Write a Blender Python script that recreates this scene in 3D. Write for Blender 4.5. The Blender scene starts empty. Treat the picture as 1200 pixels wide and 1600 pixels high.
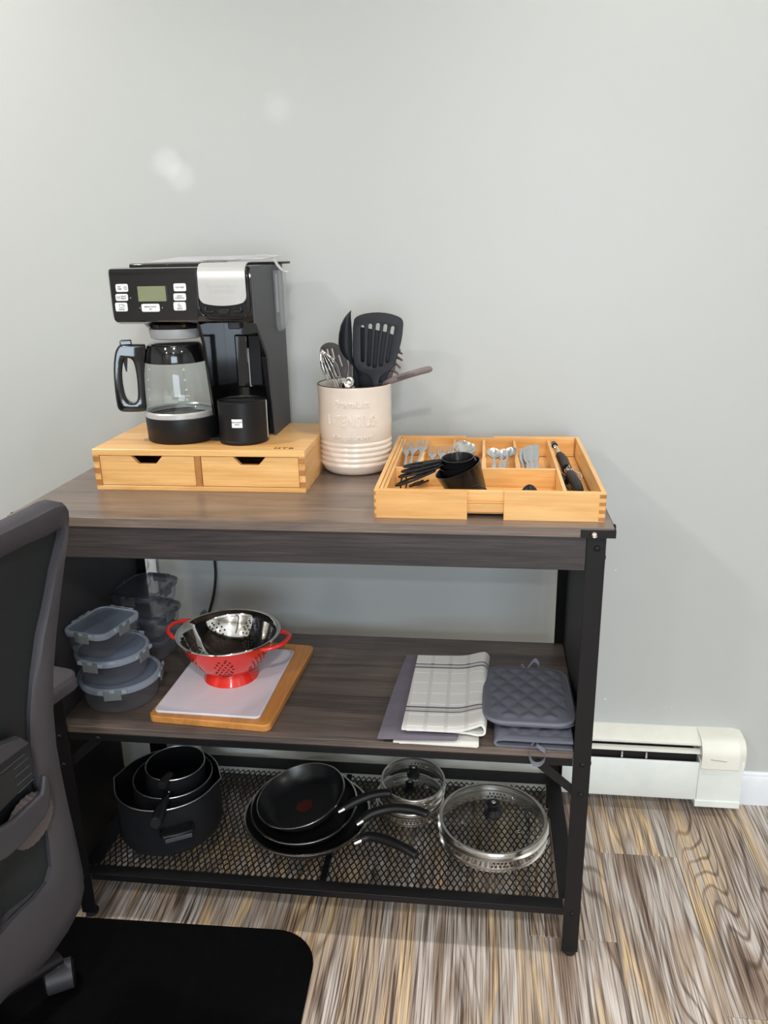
import bpy, bmesh, math, random
from mathutils import Vector, Matrix
random.seed(7)
S = bpy.context.scene
C = S.collection
PI = math.pi

# ---------------- camera, light, exposure ----------------
FPX = 1258.76; PITCH = 0.3138; YAW = -0.1240; ROLL = 0.0198
CAM = Vector((0.2922, -1.2065, 1.2741))
cp, sp = math.cos(PITCH), math.sin(PITCH); cy_, sy_ = math.cos(YAW), math.sin(YAW)
FWD = Vector((sy_*cp, cy_*cp, -sp)); RG = Vector((cy_, -sy_, 0)); DN = FWD.cross(RG)
cr, sr = math.cos(ROLL), math.sin(ROLL)
RIGHT = cr*RG + sr*DN; DOWN = -sr*RG + cr*DN
cd = bpy.data.cameras.new('camera'); cam = bpy.data.objects.new('camera', cd); C.objects.link(cam)
cd.sensor_fit = 'VERTICAL'; cd.sensor_height = 24; cd.lens = FPX/1600*24; cd.clip_start = .05
m = Matrix((RIGHT, -DOWN, -FWD)).transposed().to_4x4(); m.translation = CAM
cam.matrix_world = m
S.camera = cam
S.view_settings.view_transform = 'Standard'; S.view_settings.look = 'None'
S.view_settings.exposure = -0.03; S.view_settings.gamma = 1; S.view_settings.use_curve_mapping = False
w = bpy.data.worlds.new('world'); S.world = w; w.use_nodes = True
w.node_tree.nodes['Background'].inputs[0].default_value = (.55, .62, .7, 1)
w.node_tree.nodes['Background'].inputs[1].default_value = .3
CEIL = 2.32
LAMPS = [(-1.10, -.10, 10.5), (.70, -.10, 4.2), (2.1, -.10, 6), (-1.10, -1.9, 15), (.35, -1.75, 15.5), (2.1, -1.9, 9), (-1.1, -3.2, 14), (.6, -3.2, 13)]
def lamp_light(x, y, e):
    l = bpy.data.lights.new('downlight', 'AREA'); l.shape = 'DISK'; l.size = .13; l.energy = e; l.color = (1, .958, .900)
    l.spread = math.radians(165)
    o = bpy.data.objects.new('downlight', l); C.objects.link(o); o.location = (x, y, CEIL-.012)
for L in LAMPS: lamp_light(L[0], L[1], L[2]*1.38)
wl = bpy.data.lights.new('daylight', 'AREA'); wl.shape = 'RECTANGLE'; wl.size = 1.5; wl.size_y = 1.1; wl.energy = 46; wl.color = (.72, .86, 1)
wo = bpy.data.objects.new('daylight', wl); C.objects.link(wo); wo.location = (.7, -3.40, 1.15); wo.rotation_euler = (math.radians(90), 0, 0)
wo.rotation_euler = (Vector((0, 1, -.02))).to_track_quat('-Z', 'Y').to_euler()

# narrow spots added to make faint glints on the wall above the coffee maker
for (gx, gz, sz, e, asp) in ((-.352, 1.452, .95, 150, 1.), (-.325, 1.425, .8, 120, 1.), (-.116, 1.545, .75, 70, 1.)):
    gl_ = bpy.data.lights.new('glint', 'SPOT'); gl_.energy = e; gl_.spot_size = math.radians(sz); gl_.spot_blend = 1; gl_.shadow_soft_size = .004; gl_.color = (.95, 1, .97)
    go = bpy.data.objects.new('glint', gl_); C.objects.link(go); go.location = (.75, -3.45, 1.5)
    go.rotation_euler = (Vector((gx, .507, gz))-go.location).to_track_quat('-Z', 'Y').to_euler()

# measuring: a pixel of the 1200x1600 photograph to the point of a world plane
def at(px, py, ax, val):
    d = RIGHT*((px-600)/FPX) + DOWN*((py-800)/FPX) + FWD
    i = 'xyz'.index(ax); t = (val-CAM[i])/d[i]
    return CAM + d*t
def atp(px, py, P, n):
    d = RIGHT*((px-600)/FPX) + DOWN*((py-800)/FPX) + FWD
    return CAM + d*((Vector(P)-CAM).dot(n)/d.dot(n))

# ---------------- materials ----------------
def lin(c): return tuple((v/255/12.92 if v/255 <= .04045 else ((v/255+.055)/1.055)**2.4) for v in c)
def newmat(name):
    mt = bpy.data.materials.new(name); mt.use_nodes = True
    nt = mt.node_tree; return mt, nt, nt.nodes['Principled BSDF']
def N(nt, t, **k):
    n = nt.nodes.new(t)
    for a, b in k.items():
        if a.startswith('_'): setattr(n, a[1:], b)
        else: n.inputs[a].default_value = b
    return n
def ramp(nt, stops, fac, interp='LINEAR'):
    r = nt.nodes.new('ShaderNodeValToRGB'); r.color_ramp.interpolation = interp
    e = r.color_ramp.elements
    while len(e) < len(stops): e.new(.5)
    for el, (p, c) in zip(e, stops): el.position = p; el.color = (*c, 1) if len(c) == 3 else c
    nt.links.new(fac, r.inputs[0]); return r.outputs[0]
def coords(nt, scale=(1, 1, 1), rnd=False, rot=(0, 0, 0)):
    tc = nt.nodes.new('ShaderNodeTexCoord'); mp = nt.nodes.new('ShaderNodeMapping')
    mp.inputs['Scale'].default_value = scale; mp.inputs['Rotation'].default_value = rot
    nt.links.new(tc.outputs['Object'], mp.inputs[0])
    if rnd:
        oi = nt.nodes.new('ShaderNodeObjectInfo'); mu = N(nt, 'ShaderNodeMath', _operation='MULTIPLY'); mu.inputs[1].default_value = 37.
        nt.links.new(oi.outputs['Random'], mu.inputs[0]); nt.links.new(mu.outputs[0], mp.inputs['Location'])
    return mp.outputs[0]
def noise(nt, vec, scale=5, detail=4, rough=.5, dist=0):
    n = N(nt, 'ShaderNodeTexNoise', Scale=scale, Detail=detail, Roughness=rough, Distortion=dist)
    nt.links.new(vec, n.inputs['Vector']); return n.outputs['Fac']
def bump(nt, b, h, strength=.2, dist=.001):
    bp = N(nt, 'ShaderNodeBump', Strength=strength, Distance=dist)
    nt.links.new(h, bp.inputs['Height']); nt.links.new(bp.outputs[0], b.inputs['Normal'])
def mixc(nt, f, a, b, mode='MIX'):
    mx = N(nt, 'ShaderNodeMix', _data_type='RGBA', _blend_type=mode)
    for s, v in ((0, f), (6, a), (7, b)):
        if hasattr(v, 'links'): nt.links.new(v, mx.inputs[s])
        else: mx.inputs[s].default_value = v if s == 0 else (*v, 1) if len(v) == 3 else v
    return mx.outputs[2]
def plain(name, col, rough=.5, metal=0, var=.06, bs=0, bscale=300, coat=0, spec=.5):
    mt, nt, b = newmat(name)
    v = coords(nt, (1, 1, 1))
    f = noise(nt, v, 40, 3)
    lo = tuple(x*(1-var) for x in col); hi = tuple(min(1, x*(1+var)) for x in col)
    nt.links.new(ramp(nt, [(.3, lo), (.7, hi)], f), b.inputs['Base Color'])
    b.inputs['Roughness'].default_value = rough; b.inputs['Metallic'].default_value = metal
    b.inputs['Specular IOR Level'].default_value = spec
    if coat: b.inputs['Coat Weight'].default_value = coat; b.inputs['Coat Roughness'].default_value = .05
    if bs: bump(nt, b, noise(nt, v, bscale, 2), bs, .0005)
    return mt
def film(name, col, opac, rough=.25, edge=.6):
    # thin clear plastic or glass wall: part goes straight through, part is reflected or scattered
    mt, nt, b = newmat(name)
    b.inputs['Base Color'].default_value = (*col, 1); b.inputs['Roughness'].default_value = rough
    tr = nt.nodes.new('ShaderNodeBsdfTransparent'); mx = nt.nodes.new('ShaderNodeMixShader')
    lw = N(nt, 'ShaderNodeLayerWeight', Blend=.35)
    mr = N(nt, 'ShaderNodeMapRange'); mr.inputs['To Min'].default_value = opac; mr.inputs['To Max'].default_value = min(1, opac+edge)
    nt.links.new(lw.outputs['Facing'], mr.inputs['Value']); nt.links.new(mr.outputs[0], mx.inputs[0])
    nt.links.new(tr.outputs[0], mx.inputs[1]); nt.links.new(b.outputs[0], mx.inputs[2])
    nt.links.new(mx.outputs[0], nt.nodes['Material Output'].inputs[0]); return mt
def glassm(name, tint=(.93, .96, .96), opac=.05):
    mt, nt, b = newmat(name)
    gl = N(nt, 'ShaderNodeBsdfGlossy', Roughness=.03); tr = nt.nodes.new('ShaderNodeBsdfTransparent'); mx = nt.nodes.new('ShaderNodeMixShader')
    tr.inputs[0].default_value = (*tint, 1)
    lw = N(nt, 'ShaderNodeLayerWeight', Blend=.5); pw = N(nt, 'ShaderNodeMath', _operation='POWER'); pw.inputs[1].default_value = 3.5; nt.links.new(lw.outputs['Facing'], pw.inputs[0])
    ad = N(nt, 'ShaderNodeMath', _operation='MULTIPLY_ADD', _use_clamp=True); ad.inputs[1].default_value = .55; ad.inputs[2].default_value = opac
    nt.links.new(pw.outputs[0], ad.inputs[0]); nt.links.new(ad.outputs[0], mx.inputs[0])
    nt.links.new(tr.outputs[0], mx.inputs[1]); nt.links.new(gl.outputs[0], mx.inputs[2])
    nt.links.new(mx.outputs[0], nt.nodes['Material Output'].inputs[0]); return mt
def woodmat(name, stops, scale, rough=.45, fine=(3, 400, 400), bs=.25, rnd=False, mottle=None, finemul=(.62, 1.1), coat=0):
    # scale stretches along the grain: small number along it
    mt, nt, b = newmat(name)
    v = coords(nt, scale, rnd)
    f = noise(nt, v, 1, 6, .62, .6)
    col = ramp(nt, stops, f)
    v2 = coords(nt, fine, rnd)
    g = noise(nt, v2, 1, 3, .6)
    gm = ramp(nt, [(.32, (finemul[0],)*3), (.62, (finemul[1],)*3)], g)
    col = mixc(nt, 1., col, gm, 'MULTIPLY')
    nt.links.new(col, b.inputs['Base Color'])
    b.inputs['Roughness'].default_value = rough
    if coat: b.inputs['Coat Weight'].default_value = coat; b.inputs['Coat Roughness'].default_value = .2
    bump(nt, b, g, bs, .0006); return mt

M = {}
M['oak_grey'] = woodmat('oak_grey', [(.2, lin((58, 50, 49))), (.42, lin((88, 78, 74))), (.6, lin((112, 99, 91))), (.85, lin((136, 120, 108)))], (2.2, 26, 26), .42, (9, 420, 420), .35, finemul=(.6, 1.08))
M['oak_top'] = woodmat('oak_top', [(.2, lin((72, 61, 56))), (.42, lin((104, 91, 84))), (.6, lin((128, 112, 101))), (.85, lin((150, 132, 118)))], (2.2, 24, 24), .34, (9, 420, 420), .3, finemul=(.66, 1.06), coat=.25)  # lighter copy of the oak: light reflected off the tabletop put into its colour
M['oak_dark'] = woodmat('oak_dark', [(.2, lin((36, 32, 33))), (.45, lin((54, 48, 48))), (.62, lin((70, 62, 60))), (.85, lin((92, 82, 78)))], (2.5, 30, 30), .5, (9, 420, 420), .5, finemul=(.5, 1.1))  # darker copy of the oak: weaker light on the aprons put into its colour
def bamboo(name, ax):
    sc = [3., 3., 3.]; fn = [260, 260, 260]
    for i in range(3):
        if i != ax: sc[i] = 26.
    fn[ax] = 5
    return woodmat(name, [(.25, lin((205, 148, 82))), (.45, lin((226, 172, 104))), (.6, lin((238, 190, 124))), (.8, lin((216, 160, 92)))], tuple(sc), .38, tuple(fn), .08, finemul=(.9, 1.04), coat=.15)
M['bamboo_x'] = bamboo('bamboo_x', 0); M['bamboo_y'] = bamboo('bamboo_y', 1); M['bamboo_z'] = bamboo('bamboo_z', 2)
M['bamboo_board'] = woodmat('bamboo_board', [(.25, lin((176, 112, 52))), (.5, lin((206, 142, 74))), (.8, lin((190, 124, 60)))], (34, 3, 30), .4, (260, 5, 260), .08, finemul=(.9, 1.04))
M['bamboo_end'] = plain('bamboo_end', lin((172, 116, 60)), .5, 0, .2)
M['black_metal'] = plain('black_metal', lin((20, 19, 21)), .45, .0, .08, .15, 500, spec=.28)
M['black_gloss'] = plain('black_gloss', (.006, .006, .007), .1, 0, .05, coat=.6)
M['black_matte'] = plain('black_matte', (.008, .008, .0095), .42, 0, .06, .1, 600, spec=.3)
M['cup_black'] = plain('cup_black', (.009, .009, .010), .22, 0, .05, spec=.3)
M['black_rubber'] = plain('black_rubber', (.012, .012, .013), .75)
M['nonstick'] = plain('nonstick', (.007, .0075, .009), .3, 0, .1, .06, 700)
M['pan_outer'] = plain('pan_outer', (.011, .012, .0145), .4, 0, .1, .06, 700, spec=.35)
M['panel_grey'] = plain('panel_grey', lin((50, 50, 54)), .6, 0, .06, .2, 500)
M['side_grey'] = plain('side_grey', lin((64, 66, 70)), .5, 0, .04, .2, 900)
M['steel'] = plain('steel', (.80, .78, .75), .2, 1, .05)
M['steel_soft'] = plain('steel_soft', (.66, .66, .67), .3, 1, .05)
M['chrome'] = plain('chrome', (.85, .84, .82), .07, 1, .03)
M['silver_plastic'] = plain('silver_plastic', lin((200, 200, 199)), .32, .35, .02, .1, 900)
M['grey_plastic'] = plain('grey_plastic', lin((165, 166, 168)), .4, 0, .04)
M['white_plastic'] = plain('white_plastic', lin((236, 238, 240)), .4, 0, .02)
M['lcd'] = plain('lcd', lin((132, 138, 108)), .3, 0, .03)
M['ink'] = plain('ink', lin((60, 62, 66)), .6)
M['white_ink'] = plain('white_ink', lin((225, 228, 228)), .6)
M['paper'] = plain('paper', lin((246, 247, 250)), .6, 0, .03)
M['ceramic'] = plain('ceramic', lin((229, 216, 203)), .22, 0, .03, coat=.5)
M['ceramic_rim'] = plain('ceramic_rim', lin((66, 50, 46)), .4)
M['ceramic_in'] = plain('ceramic_in', lin((236, 232, 224)), .3)
M['nylon_black'] = plain('nylon_black', lin((24, 26, 33)), .45, 0, .06, .08, 600, spec=.28)
M['nylon_brown'] = plain('nylon_brown', lin((60, 53, 54)), .45, 0, .06, spec=.3)
M['taupe'] = plain('taupe', lin((122, 108, 108)), .5, 0, .06)
M['red'] = plain('red', lin((222, 48, 38)), .18, 0, .03, coat=.5)
M['cutting_white'] = plain('cutting_white', lin((222, 220, 230)), .45, 0, .02, .15, 500)
M['heater'] = plain('heater', lin((228, 234, 230)), .38, 0, .02, .05, 60)
M['heater_cream'] = plain('heater_cream', lin((232, 232, 222)), .4, 0, .02)
M['dark_slot'] = plain('dark_slot', (.012, .011, .011), .8)
M['trim_white'] = plain('trim_white', lin((226, 230, 236)), .35, 0, .02)
M['chair_plastic'] = plain('chair_plastic', lin((58, 56, 61)), .48, 0, .05, .15, 700)
M['chair_dark'] = plain('chair_dark', lin((30, 33, 36)), .45, 0, .1, .1, 500)
M['chair_taupe'] = plain('chair_taupe', lin((84, 76, 76)), .5, 0, .05)
M['chair_mesh'] = plain('chair_mesh', lin((16, 22, 25)), .6, 0, .1, .5, 900)
M['mat_black'] = plain('mat_black', (.0018, .0018, .0020), .85, 0, .2, .3, 500, spec=.06)
M['glass'] = glassm('glass')
M['lid_glass'] = glassm('lid_glass', (.86, .90, .90), .03)
M['clear_plastic'] = film('clear_plastic', lin((170, 170, 178)), .12, .1, .5)
M['container_wall'] = film('container_wall', lin((130, 132, 142)), .05, .08, .45)
M['lid_film'] = film('lid_film', lin((118, 130, 152)), .58, .25, .3)
M['lid_edge'] = film('lid_edge', lin((165, 176, 192)), .5, .2, .45)
M['lid_dark_film'] = film('lid_dark_film', lin((92, 98, 112)), .5, .3, .3)
M['clip_grey'] = plain('clip_grey', lin((104, 112, 112)), .45)
M['burn'] = plain('burn', lin((104, 64, 34)), .5)
M['heat_red'] = plain('heat_red', lin((64, 22, 14)), .35, 0, .3)
M['brown_glint'] = plain('brown_glint', lin((120, 60, 30)), .4)

def wallmat():
    mt, nt, b = newmat('wall_paint'); v = coords(nt)
    f = noise(nt, v, 1.3, 3)
    nt.links.new(ramp(nt, [(.3, lin((187, 190, 188))), (.7, lin((190, 193, 191)))], f), b.inputs['Base Color'])
    b.inputs['Roughness'].default_value = .42
    bump(nt, b, noise(nt, v, 260, 3), .12, .0006); return mt
M['wall'] = wallmat()
M['ceiling'] = plain('ceiling', lin((235, 235, 232)), .8)

def floormat():
    mt, nt, b = newmat('plank_vinyl')
    v = coords(nt, (1, 1, 1), True)
    def sc(s):
        mp = nt.nodes.new('ShaderNodeMapping'); mp.inputs['Scale'].default_value = s
        nt.links.new(v, mp.inputs[0]); return mp.outputs[0]
    tone = noise(nt, sc((9, .75, 1)), 1, 3, .55, .9)
    base = ramp(nt, [(.28, lin((118, 98, 86))), (.38, lin((152, 134, 120))), (.44, lin((196, 188, 182))), (.485, lin((164, 147, 133))), (.525, lin((186, 168, 148))), (.55, lin((212, 184, 144))), (.575, lin((182, 164, 146))), (.64, lin((194, 187, 180))), (.74, lin((132, 110, 96)))], tone)
    # growth rings
    dis = noise(nt, sc((5, .9, 1)), 1, 2, .5)
    wv = N(nt, 'ShaderNodeTexWave', _wave_type='BANDS', _bands_direction='X', Scale=1.0, Distortion=0.0)
    cmb = nt.nodes.new('ShaderNodeVectorMath'); cmb.operation = 'MULTIPLY_ADD'
    cx = nt.nodes.new('ShaderNodeCombineXYZ'); nt.links.new(dis, cx.inputs[0])
    nt.links.new(cx.outputs[0], cmb.inputs[0]); cmb.inputs[1].default_value = (8.5, 0, 0)
    nt.links.new(sc((24, .42, 1)), cmb.inputs[2]); nt.links.new(cmb.outputs[0], wv.inputs['Vector'])
    ring = ramp(nt, [(.0, (.25, .20, .17)), (.12, (.66, .61, .57)), (.26, (1, 1, 1))], wv.outputs['Fac'])
    amt = ramp(nt, [(.42, (.12,)*3), (.62, (.85,)*3)], noise(nt, sc((4, .6, 1)), 1.7, 2))
    col = mixc(nt, amt, base, mixc(nt, 1., base, ring, 'MULTIPLY'))
    g = noise(nt, sc((300, 4.0, 1)), 1, 3, .65, .25)
    gm = ramp(nt, [(.38, (.22, .18, .165)), (.46, (.72, .69, .67)), (.52, (1.0, 1.0, 1.0)), (.62, (1.22, 1.22, 1.22))], g)
    col = mixc(nt, .95, col, gm, 'MULTIPLY')
    nt.links.new(col, b.inputs['Base Color']); b.inputs['Roughness'].default_value = .42
    bump(nt, b, g, .35, .0006); return mt
M['floor'] = floormat()

def towelmat():
    mt, nt, b = newmat('white_towel')
    tc = nt.nodes.new('ShaderNodeTexCoord'); sx = nt.nodes.new('ShaderNodeSeparateXYZ'); nt.links.new(tc.outputs['Object'], sx.inputs[0])
    def band(v, lo, hi, inner):
        # 1 inside [lo, hi] around the two dark lines
        r = ramp(nt, inner, v, 'CONSTANT'); return r
    mr = N(nt, 'ShaderNodeMapRange'); mr.inputs['From Min'].default_value = 0; mr.inputs['From Max'].default_value = .30
    nt.links.new(sx.outputs['Y'], mr.inputs[0])
    wht = lin((226, 226, 223)); drk = lin((92, 90, 100)); md = lin((168, 168, 172))
    st = [(0, wht)]
    for y0 in (.060, .222):
        for a, c in ((0, drk), (.0042, wht), (.0066, md), (.0082, wht), (.0104, md), (.012, wht), (.0146, drk), (.0188, wht)):
            st.append(((y0+a)/.30, c))
    col = ramp(nt, st, mr.outputs[0], 'CONSTANT')
    # woven squares
    def lines(o, off, per, wd):
        a = N(nt, 'ShaderNodeMath', _operation='ADD'); a.inputs[1].default_value = off; nt.links.new(o, a.inputs[0])
        p = N(nt, 'ShaderNodeMath', _operation='PINGPONG'); p.inputs[1].default_value = per/2; nt.links.new(a.outputs[0], p.inputs[0])
        l = N(nt, 'ShaderNodeMath', _operation='LESS_THAN'); l.inputs[1].default_value = wd; nt.links.new(p.outputs[0], l.inputs[0]); return l.outputs[0]
    lx = lines(sx.outputs['X'], 1.0, .036, .0035); ly = lines(sx.outputs['Y'], 1.012, .038, .0012)
    col = mixc(nt, lx, col, mixc(nt, 1., col, (.90, .90, .90), 'MULTIPLY'))
    inl = N(nt, 'ShaderNodeMath', _operation='MULTIPLY'); iv = N(nt, 'ShaderNodeMath', _operation='SUBTRACT'); iv.inputs[0].default_value = 1; nt.links.new(lx, iv.inputs[1]); nt.links.new(iv.outputs[0], inl.inputs[0]); nt.links.new(ly, inl.inputs[1])
    col = mixc(nt, inl.outputs[0], col, (1, 1, 1))
    nt.links.new(col, b.inputs['Base Color']); b.inputs['Roughness'].default_value = .9
    v = coords(nt, (1, 1, 1)); h = N(nt, 'ShaderNodeMath', _operation='MULTIPLY_ADD'); nt.links.new(ly, h.inputs[0]); h.inputs[1].default_value = 1.2
    nt.links.new(noise(nt, v, 700, 2), h.inputs[2]); bump(nt, b, h.outputs[0], .6, .0008); return mt
M['towel_white'] = towelmat()
M['towel_plain'] = plain('towel_plain', lin((228, 228, 222)), .9, 0, .04, .6, 800)
M['towel_grey'] = plain('towel_grey', lin((112, 107, 120)), .95, 0, .07, .6, 800)
M['holder_grey'] = plain('holder_grey', lin((104, 107, 120)), .8, 0, .05, .4, 900)
M['holder_edge'] = plain('holder_edge', lin((112, 114, 126)), .8, 0, .05, .4, 900)

# ---------------- mesh helpers ----------------
def B(): return bmesh.new()
def box(bm, x0, x1, y0, y1, z0, z1, mtx=None):
    vs = [bm.verts.new((x, y, z)) for z in (z0, z1) for y in (y0, y1) for x in (x0, x1)]
    for f in ((0, 2, 3, 1), (4, 5, 7, 6), (0, 1, 5, 4), (2, 6, 7, 3), (0, 4, 6, 2), (1, 3, 7, 5)): bm.faces.new([vs[i] for i in f])
    if mtx: bmesh.ops.transform(bm, matrix=mtx, verts=vs)
    return vs
def loft(bm, rings, closed=True, cap0=True, cap1=True, loop=False):
    R = [[bm.verts.new(p) for p in r] for r in rings]; n = len(R[0])
    pairs = list(zip(R, R[1:])) + ([(R[-1], R[0])] if loop else [])
    for a, b in pairs:
        for i in range(n if closed else n-1):
            j = (i+1) % n; bm.faces.new((a[i], a[j], b[j], b[i]))
    if closed and not loop:
        if cap0: bm.faces.new(R[0][::-1])
        if cap1: bm.faces.new(R[-1])
    return R
def lathe(bm, prof, n=48, c=(0, 0, 0), sx=1, sy=1, mtx=None, ang=None):
    c = Vector(c); prev = None; allv = []
    full = ang is None; a0, a1 = (0, 2*PI) if full else ang
    for r, z in prof:
        if r <= 1e-6: ring = [bm.verts.new(c+Vector((0, 0, z)))]
        else: ring = [bm.verts.new(c+Vector((r*sx*math.cos(a0+(a1-a0)*i/n), r*sy*math.sin(a0+(a1-a0)*i/n), z))) for i in range(n if full else n+1)]
        allv += ring
        if prev:
            m_ = n
            for i in range(m_):
                j = (i+1) % n if full else i+1
                if len(prev) == 1 and len(ring) == 1: break
                if len(prev) == 1: bm.faces.new((prev[0], ring[j], ring[i]))
                elif len(ring) == 1: bm.faces.new((prev[i], prev[j], ring[0]))
                else: bm.faces.new((prev[i], prev[j], ring[j], ring[i]))
        prev = ring
    if mtx: bmesh.ops.transform(bm, matrix=mtx, verts=allv)
def frames(pts, closed=False):
    pts = [Vector(p) for p in pts]; n = len(pts); T = []
    for i in range(n):
        a = pts[i-1] if (i or closed) else pts[0]; b = pts[(i+1) % n] if (i < n-1 or closed) else pts[-1]
        t = (b-a); T.append(t.normalized() if t.length > 1e-9 else Vector((0, 0, 1)))
    up = Vector((0, 0, 1)) if abs(T[0].z) < .9 else Vector((0, 1, 0))
    u = (up - T[0]*up.dot(T[0])).normalized(); F = []
    for t in T:
        u = (u - t*u.dot(t)); u = u.normalized() if u.length > 1e-6 else t.orthogonal().normalized()
        F.append((t, u, t.cross(u)))
    return pts, F
def tube(bm, pts, r, n=10, closed=False, fl=1.0, up=None):
    pts, F = frames(pts, closed)
    if up is not None:
        up = Vector(up); F = [(t, (up-t*up.dot(t)).normalized(), t.cross((up-t*up.dot(t)).normalized())) for t, u, v in F]
    rr = r if isinstance(r, (list, tuple)) else [r]*len(pts)
    rings = []
    for p, (t, u, v), q in zip(pts, F, rr):
        q = q if isinstance(q, tuple) else (q, q*fl)   # (along up, across)
        rings.append([p+u*(q[0]*math.cos(2*PI*i/n))+v*(q[1]*math.sin(2*PI*i/n)) for i in range(n)])
    loft(bm, rings, True, True, True, closed)
def spline(pts, k=6):
    P = [Vector(p) for p in pts]; out = []
    for i in range(len(P)-1):
        p0 = P[max(i-1, 0)]; p1 = P[i]; p2 = P[i+1]; p3 = P[min(i+2, len(P)-1)]
        for j in range(k):
            t = j/k; out.append(.5*((2*p1)+(p2-p0)*t+(2*p0-5*p1+4*p2-p3)*t*t+(3*p1-p0-3*p2+p3)*t**3))
    out.append(P[-1]); return out
def cspline(P, k=4):
    P = [Vector(p) for p in P]; n = len(P); out = []
    for i in range(n):
        p0, p1, p2, p3 = P[i-1], P[i], P[(i+1) % n], P[(i+2) % n]
        for j in range(k):
            t = j/k; out.append(.5*((2*p1)+(p2-p0)*t+(2*p0-5*p1+4*p2-p3)*t*t+(3*p1-p0-3*p2+p3)*t**3))
    return out
def cyl(bm, p0, p1, r0, r1=None, n=24):
    r1 = r0 if r1 is None else r1
    pts = [Vector(p0), Vector(p1)]; tube(bm, pts, [r0, r1], n)
def rrect(w_, h_, r, n=6, cx=0, cy=0):
    o = []
    for qx, qy, a0 in ((1, 1, 0), (-1, 1, 90), (-1, -1, 180), (1, -1, 270)):
        for i in range(n+1):
            a = math.radians(a0+90*i/n); o.append((cx+qx*(w_/2-r)+r*math.cos(a), cy+qy*(h_/2-r)+r*math.sin(a)))
    return o
def prism(bm, poly, d, mtx):
    # poly in local xy, thickness d along local z
    vs = []
    a = [bm.verts.new((x, y, 0)) for x, y in poly]; b = [bm.verts.new((x, y, d)) for x, y in poly]; n = len(poly)
    bm.faces.new(a[::-1]); bm.faces.new(b)
    for i in range(n): bm.faces.new((a[i], a[(i+1) % n], b[(i+1) % n], b[i]))
    bmesh.ops.transform(bm, matrix=mtx, verts=a+b)
def frame_m(o, x, y):
    x = Vector(x).normalized(); z = x.cross(Vector(y)).normalized(); y = z.cross(x)
    m_ = Matrix((x, y, z)).transposed().to_4x4(); m_.translation = Vector(o); return m_
XZ = lambda o=(0, 0, 0): frame_m(o, (1, 0, 0), (0, 0, 1))      # local xy -> world xz, local z -> -y (towards viewer)
YZ = lambda o=(0, 0, 0): frame_m(o, (0, 1, 0), (0, 0, 1))      # local xy -> world yz, local z -> +x
def obj(name, bm, mt, parent=None, smooth=35, bevel=0, seg=2, loc=None, rot=None, sub=0):
    bmesh.ops.recalc_face_normals(bm, faces=bm.faces)
    me = bpy.data.meshes.new(name); bm.to_mesh(me); bm.free()
    return link(name, me, mt, parent, smooth, bevel, seg, loc, rot, sub)
def link(name, me, mt, parent=None, smooth=35, bevel=0, seg=2, loc=None, rot=None, sub=0):
    me.materials.clear(); me.materials.append(M[mt] if isinstance(mt, str) else mt)
    o = bpy.data.objects.new(name, me); C.objects.link(o)
    if smooth is not None:
        me.shade_smooth(); me.set_sharp_from_angle(angle=math.radians(smooth))
    if loc: o.location = loc
    if rot: o.rotation_euler = rot
    if parent:
        o.parent = parent
        o.matrix_parent_inverse = PINV.get(parent.name, Matrix())
    if bevel:
        bv = o.modifiers.new('bevel', 'BEVEL'); bv.width = bevel; bv.segments = seg; bv.limit_method = 'ANGLE'; bv.angle_limit = math.radians(40); bv.harden_normals = False
    if sub:
        sb = o.modifiers.new('sub', 'SUBSURF'); sb.levels = sub; sb.render_levels = sub
    return o
PINV = {}
def thing(name, label, cat, loc=(0, 0, 0), group=None):
    # parts are modelled in room coordinates; the Empty stands at the thing's base
    o = bpy.data.objects.new(name, None); C.objects.link(o); o.empty_display_size = .05
    o.location = loc; PINV[o.name] = Matrix.Translation(-Vector(loc))
    o['label'] = label; o['category'] = cat
    if group: o['group'] = group
    return o
def tag(o, label, cat, group=None):
    o['label'] = label; o['category'] = cat
    if group: o['group'] = group
    return o
def struct(o): o['kind'] = 'structure'; return o
def stuff(o): o['kind'] = 'stuff'; return o
def curve_plate(splines, ext, mtx, bev=0, res=2, smooth=True):
    # filled flat outline (first) with holes, thickness 2*ext, as a mesh in room coordinates
    cu = bpy.data.curves.new('c', 'CURVE'); cu.dimensions = '2D'; cu.fill_mode = 'BOTH'; cu.extrude = ext; cu.bevel_depth = bev; cu.bevel_resolution = res; cu.offset = -bev
    for s in splines:
        sp_ = cu.splines.new('POLY'); sp_.points.add(len(s)-1); sp_.use_cyclic_u = True
        for p, q in zip(sp_.points, s): p.co = (q[0], q[1], 0, 1)
    o = bpy.data.objects.new('c', cu); me = bpy.data.meshes.new_from_object(o); bpy.data.objects.remove(o); bpy.data.curves.remove(cu)
    bm = bmesh.new(); bm.from_mesh(me); bpy.data.meshes.remove(me)
    bmesh.ops.remove_doubles(bm, verts=bm.verts, dist=1e-6)
    bmesh.ops.transform(bm, matrix=mtx, verts=bm.verts); return bm
def text_bm(s, size, ext, mtx, shear=0, bev=0, space=1, sx=1, res=2, align='CENTER', offset=0):
    cu = bpy.data.curves.new('t', 'FONT'); cu.body = s; cu.size = size; cu.extrude = ext; cu.shear = shear; cu.bevel_depth = bev; cu.align_x = align; cu.align_y = 'CENTER'
    cu.space_character = space; cu.resolution_u = res; cu.offset = offset
    o = bpy.data.objects.new('t', cu); me = bpy.data.meshes.new_from_object(o); bpy.data.objects.remove(o); bpy.data.curves.remove(cu)
    bm = bmesh.new(); bm.from_mesh(me); bpy.data.meshes.remove(me)
    if sx != 1: bmesh.ops.scale(bm, vec=(sx, 1, 1), verts=bm.verts)
    if mtx: bmesh.ops.transform(bm, matrix=mtx, verts=bm.verts)
    return bm
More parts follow.
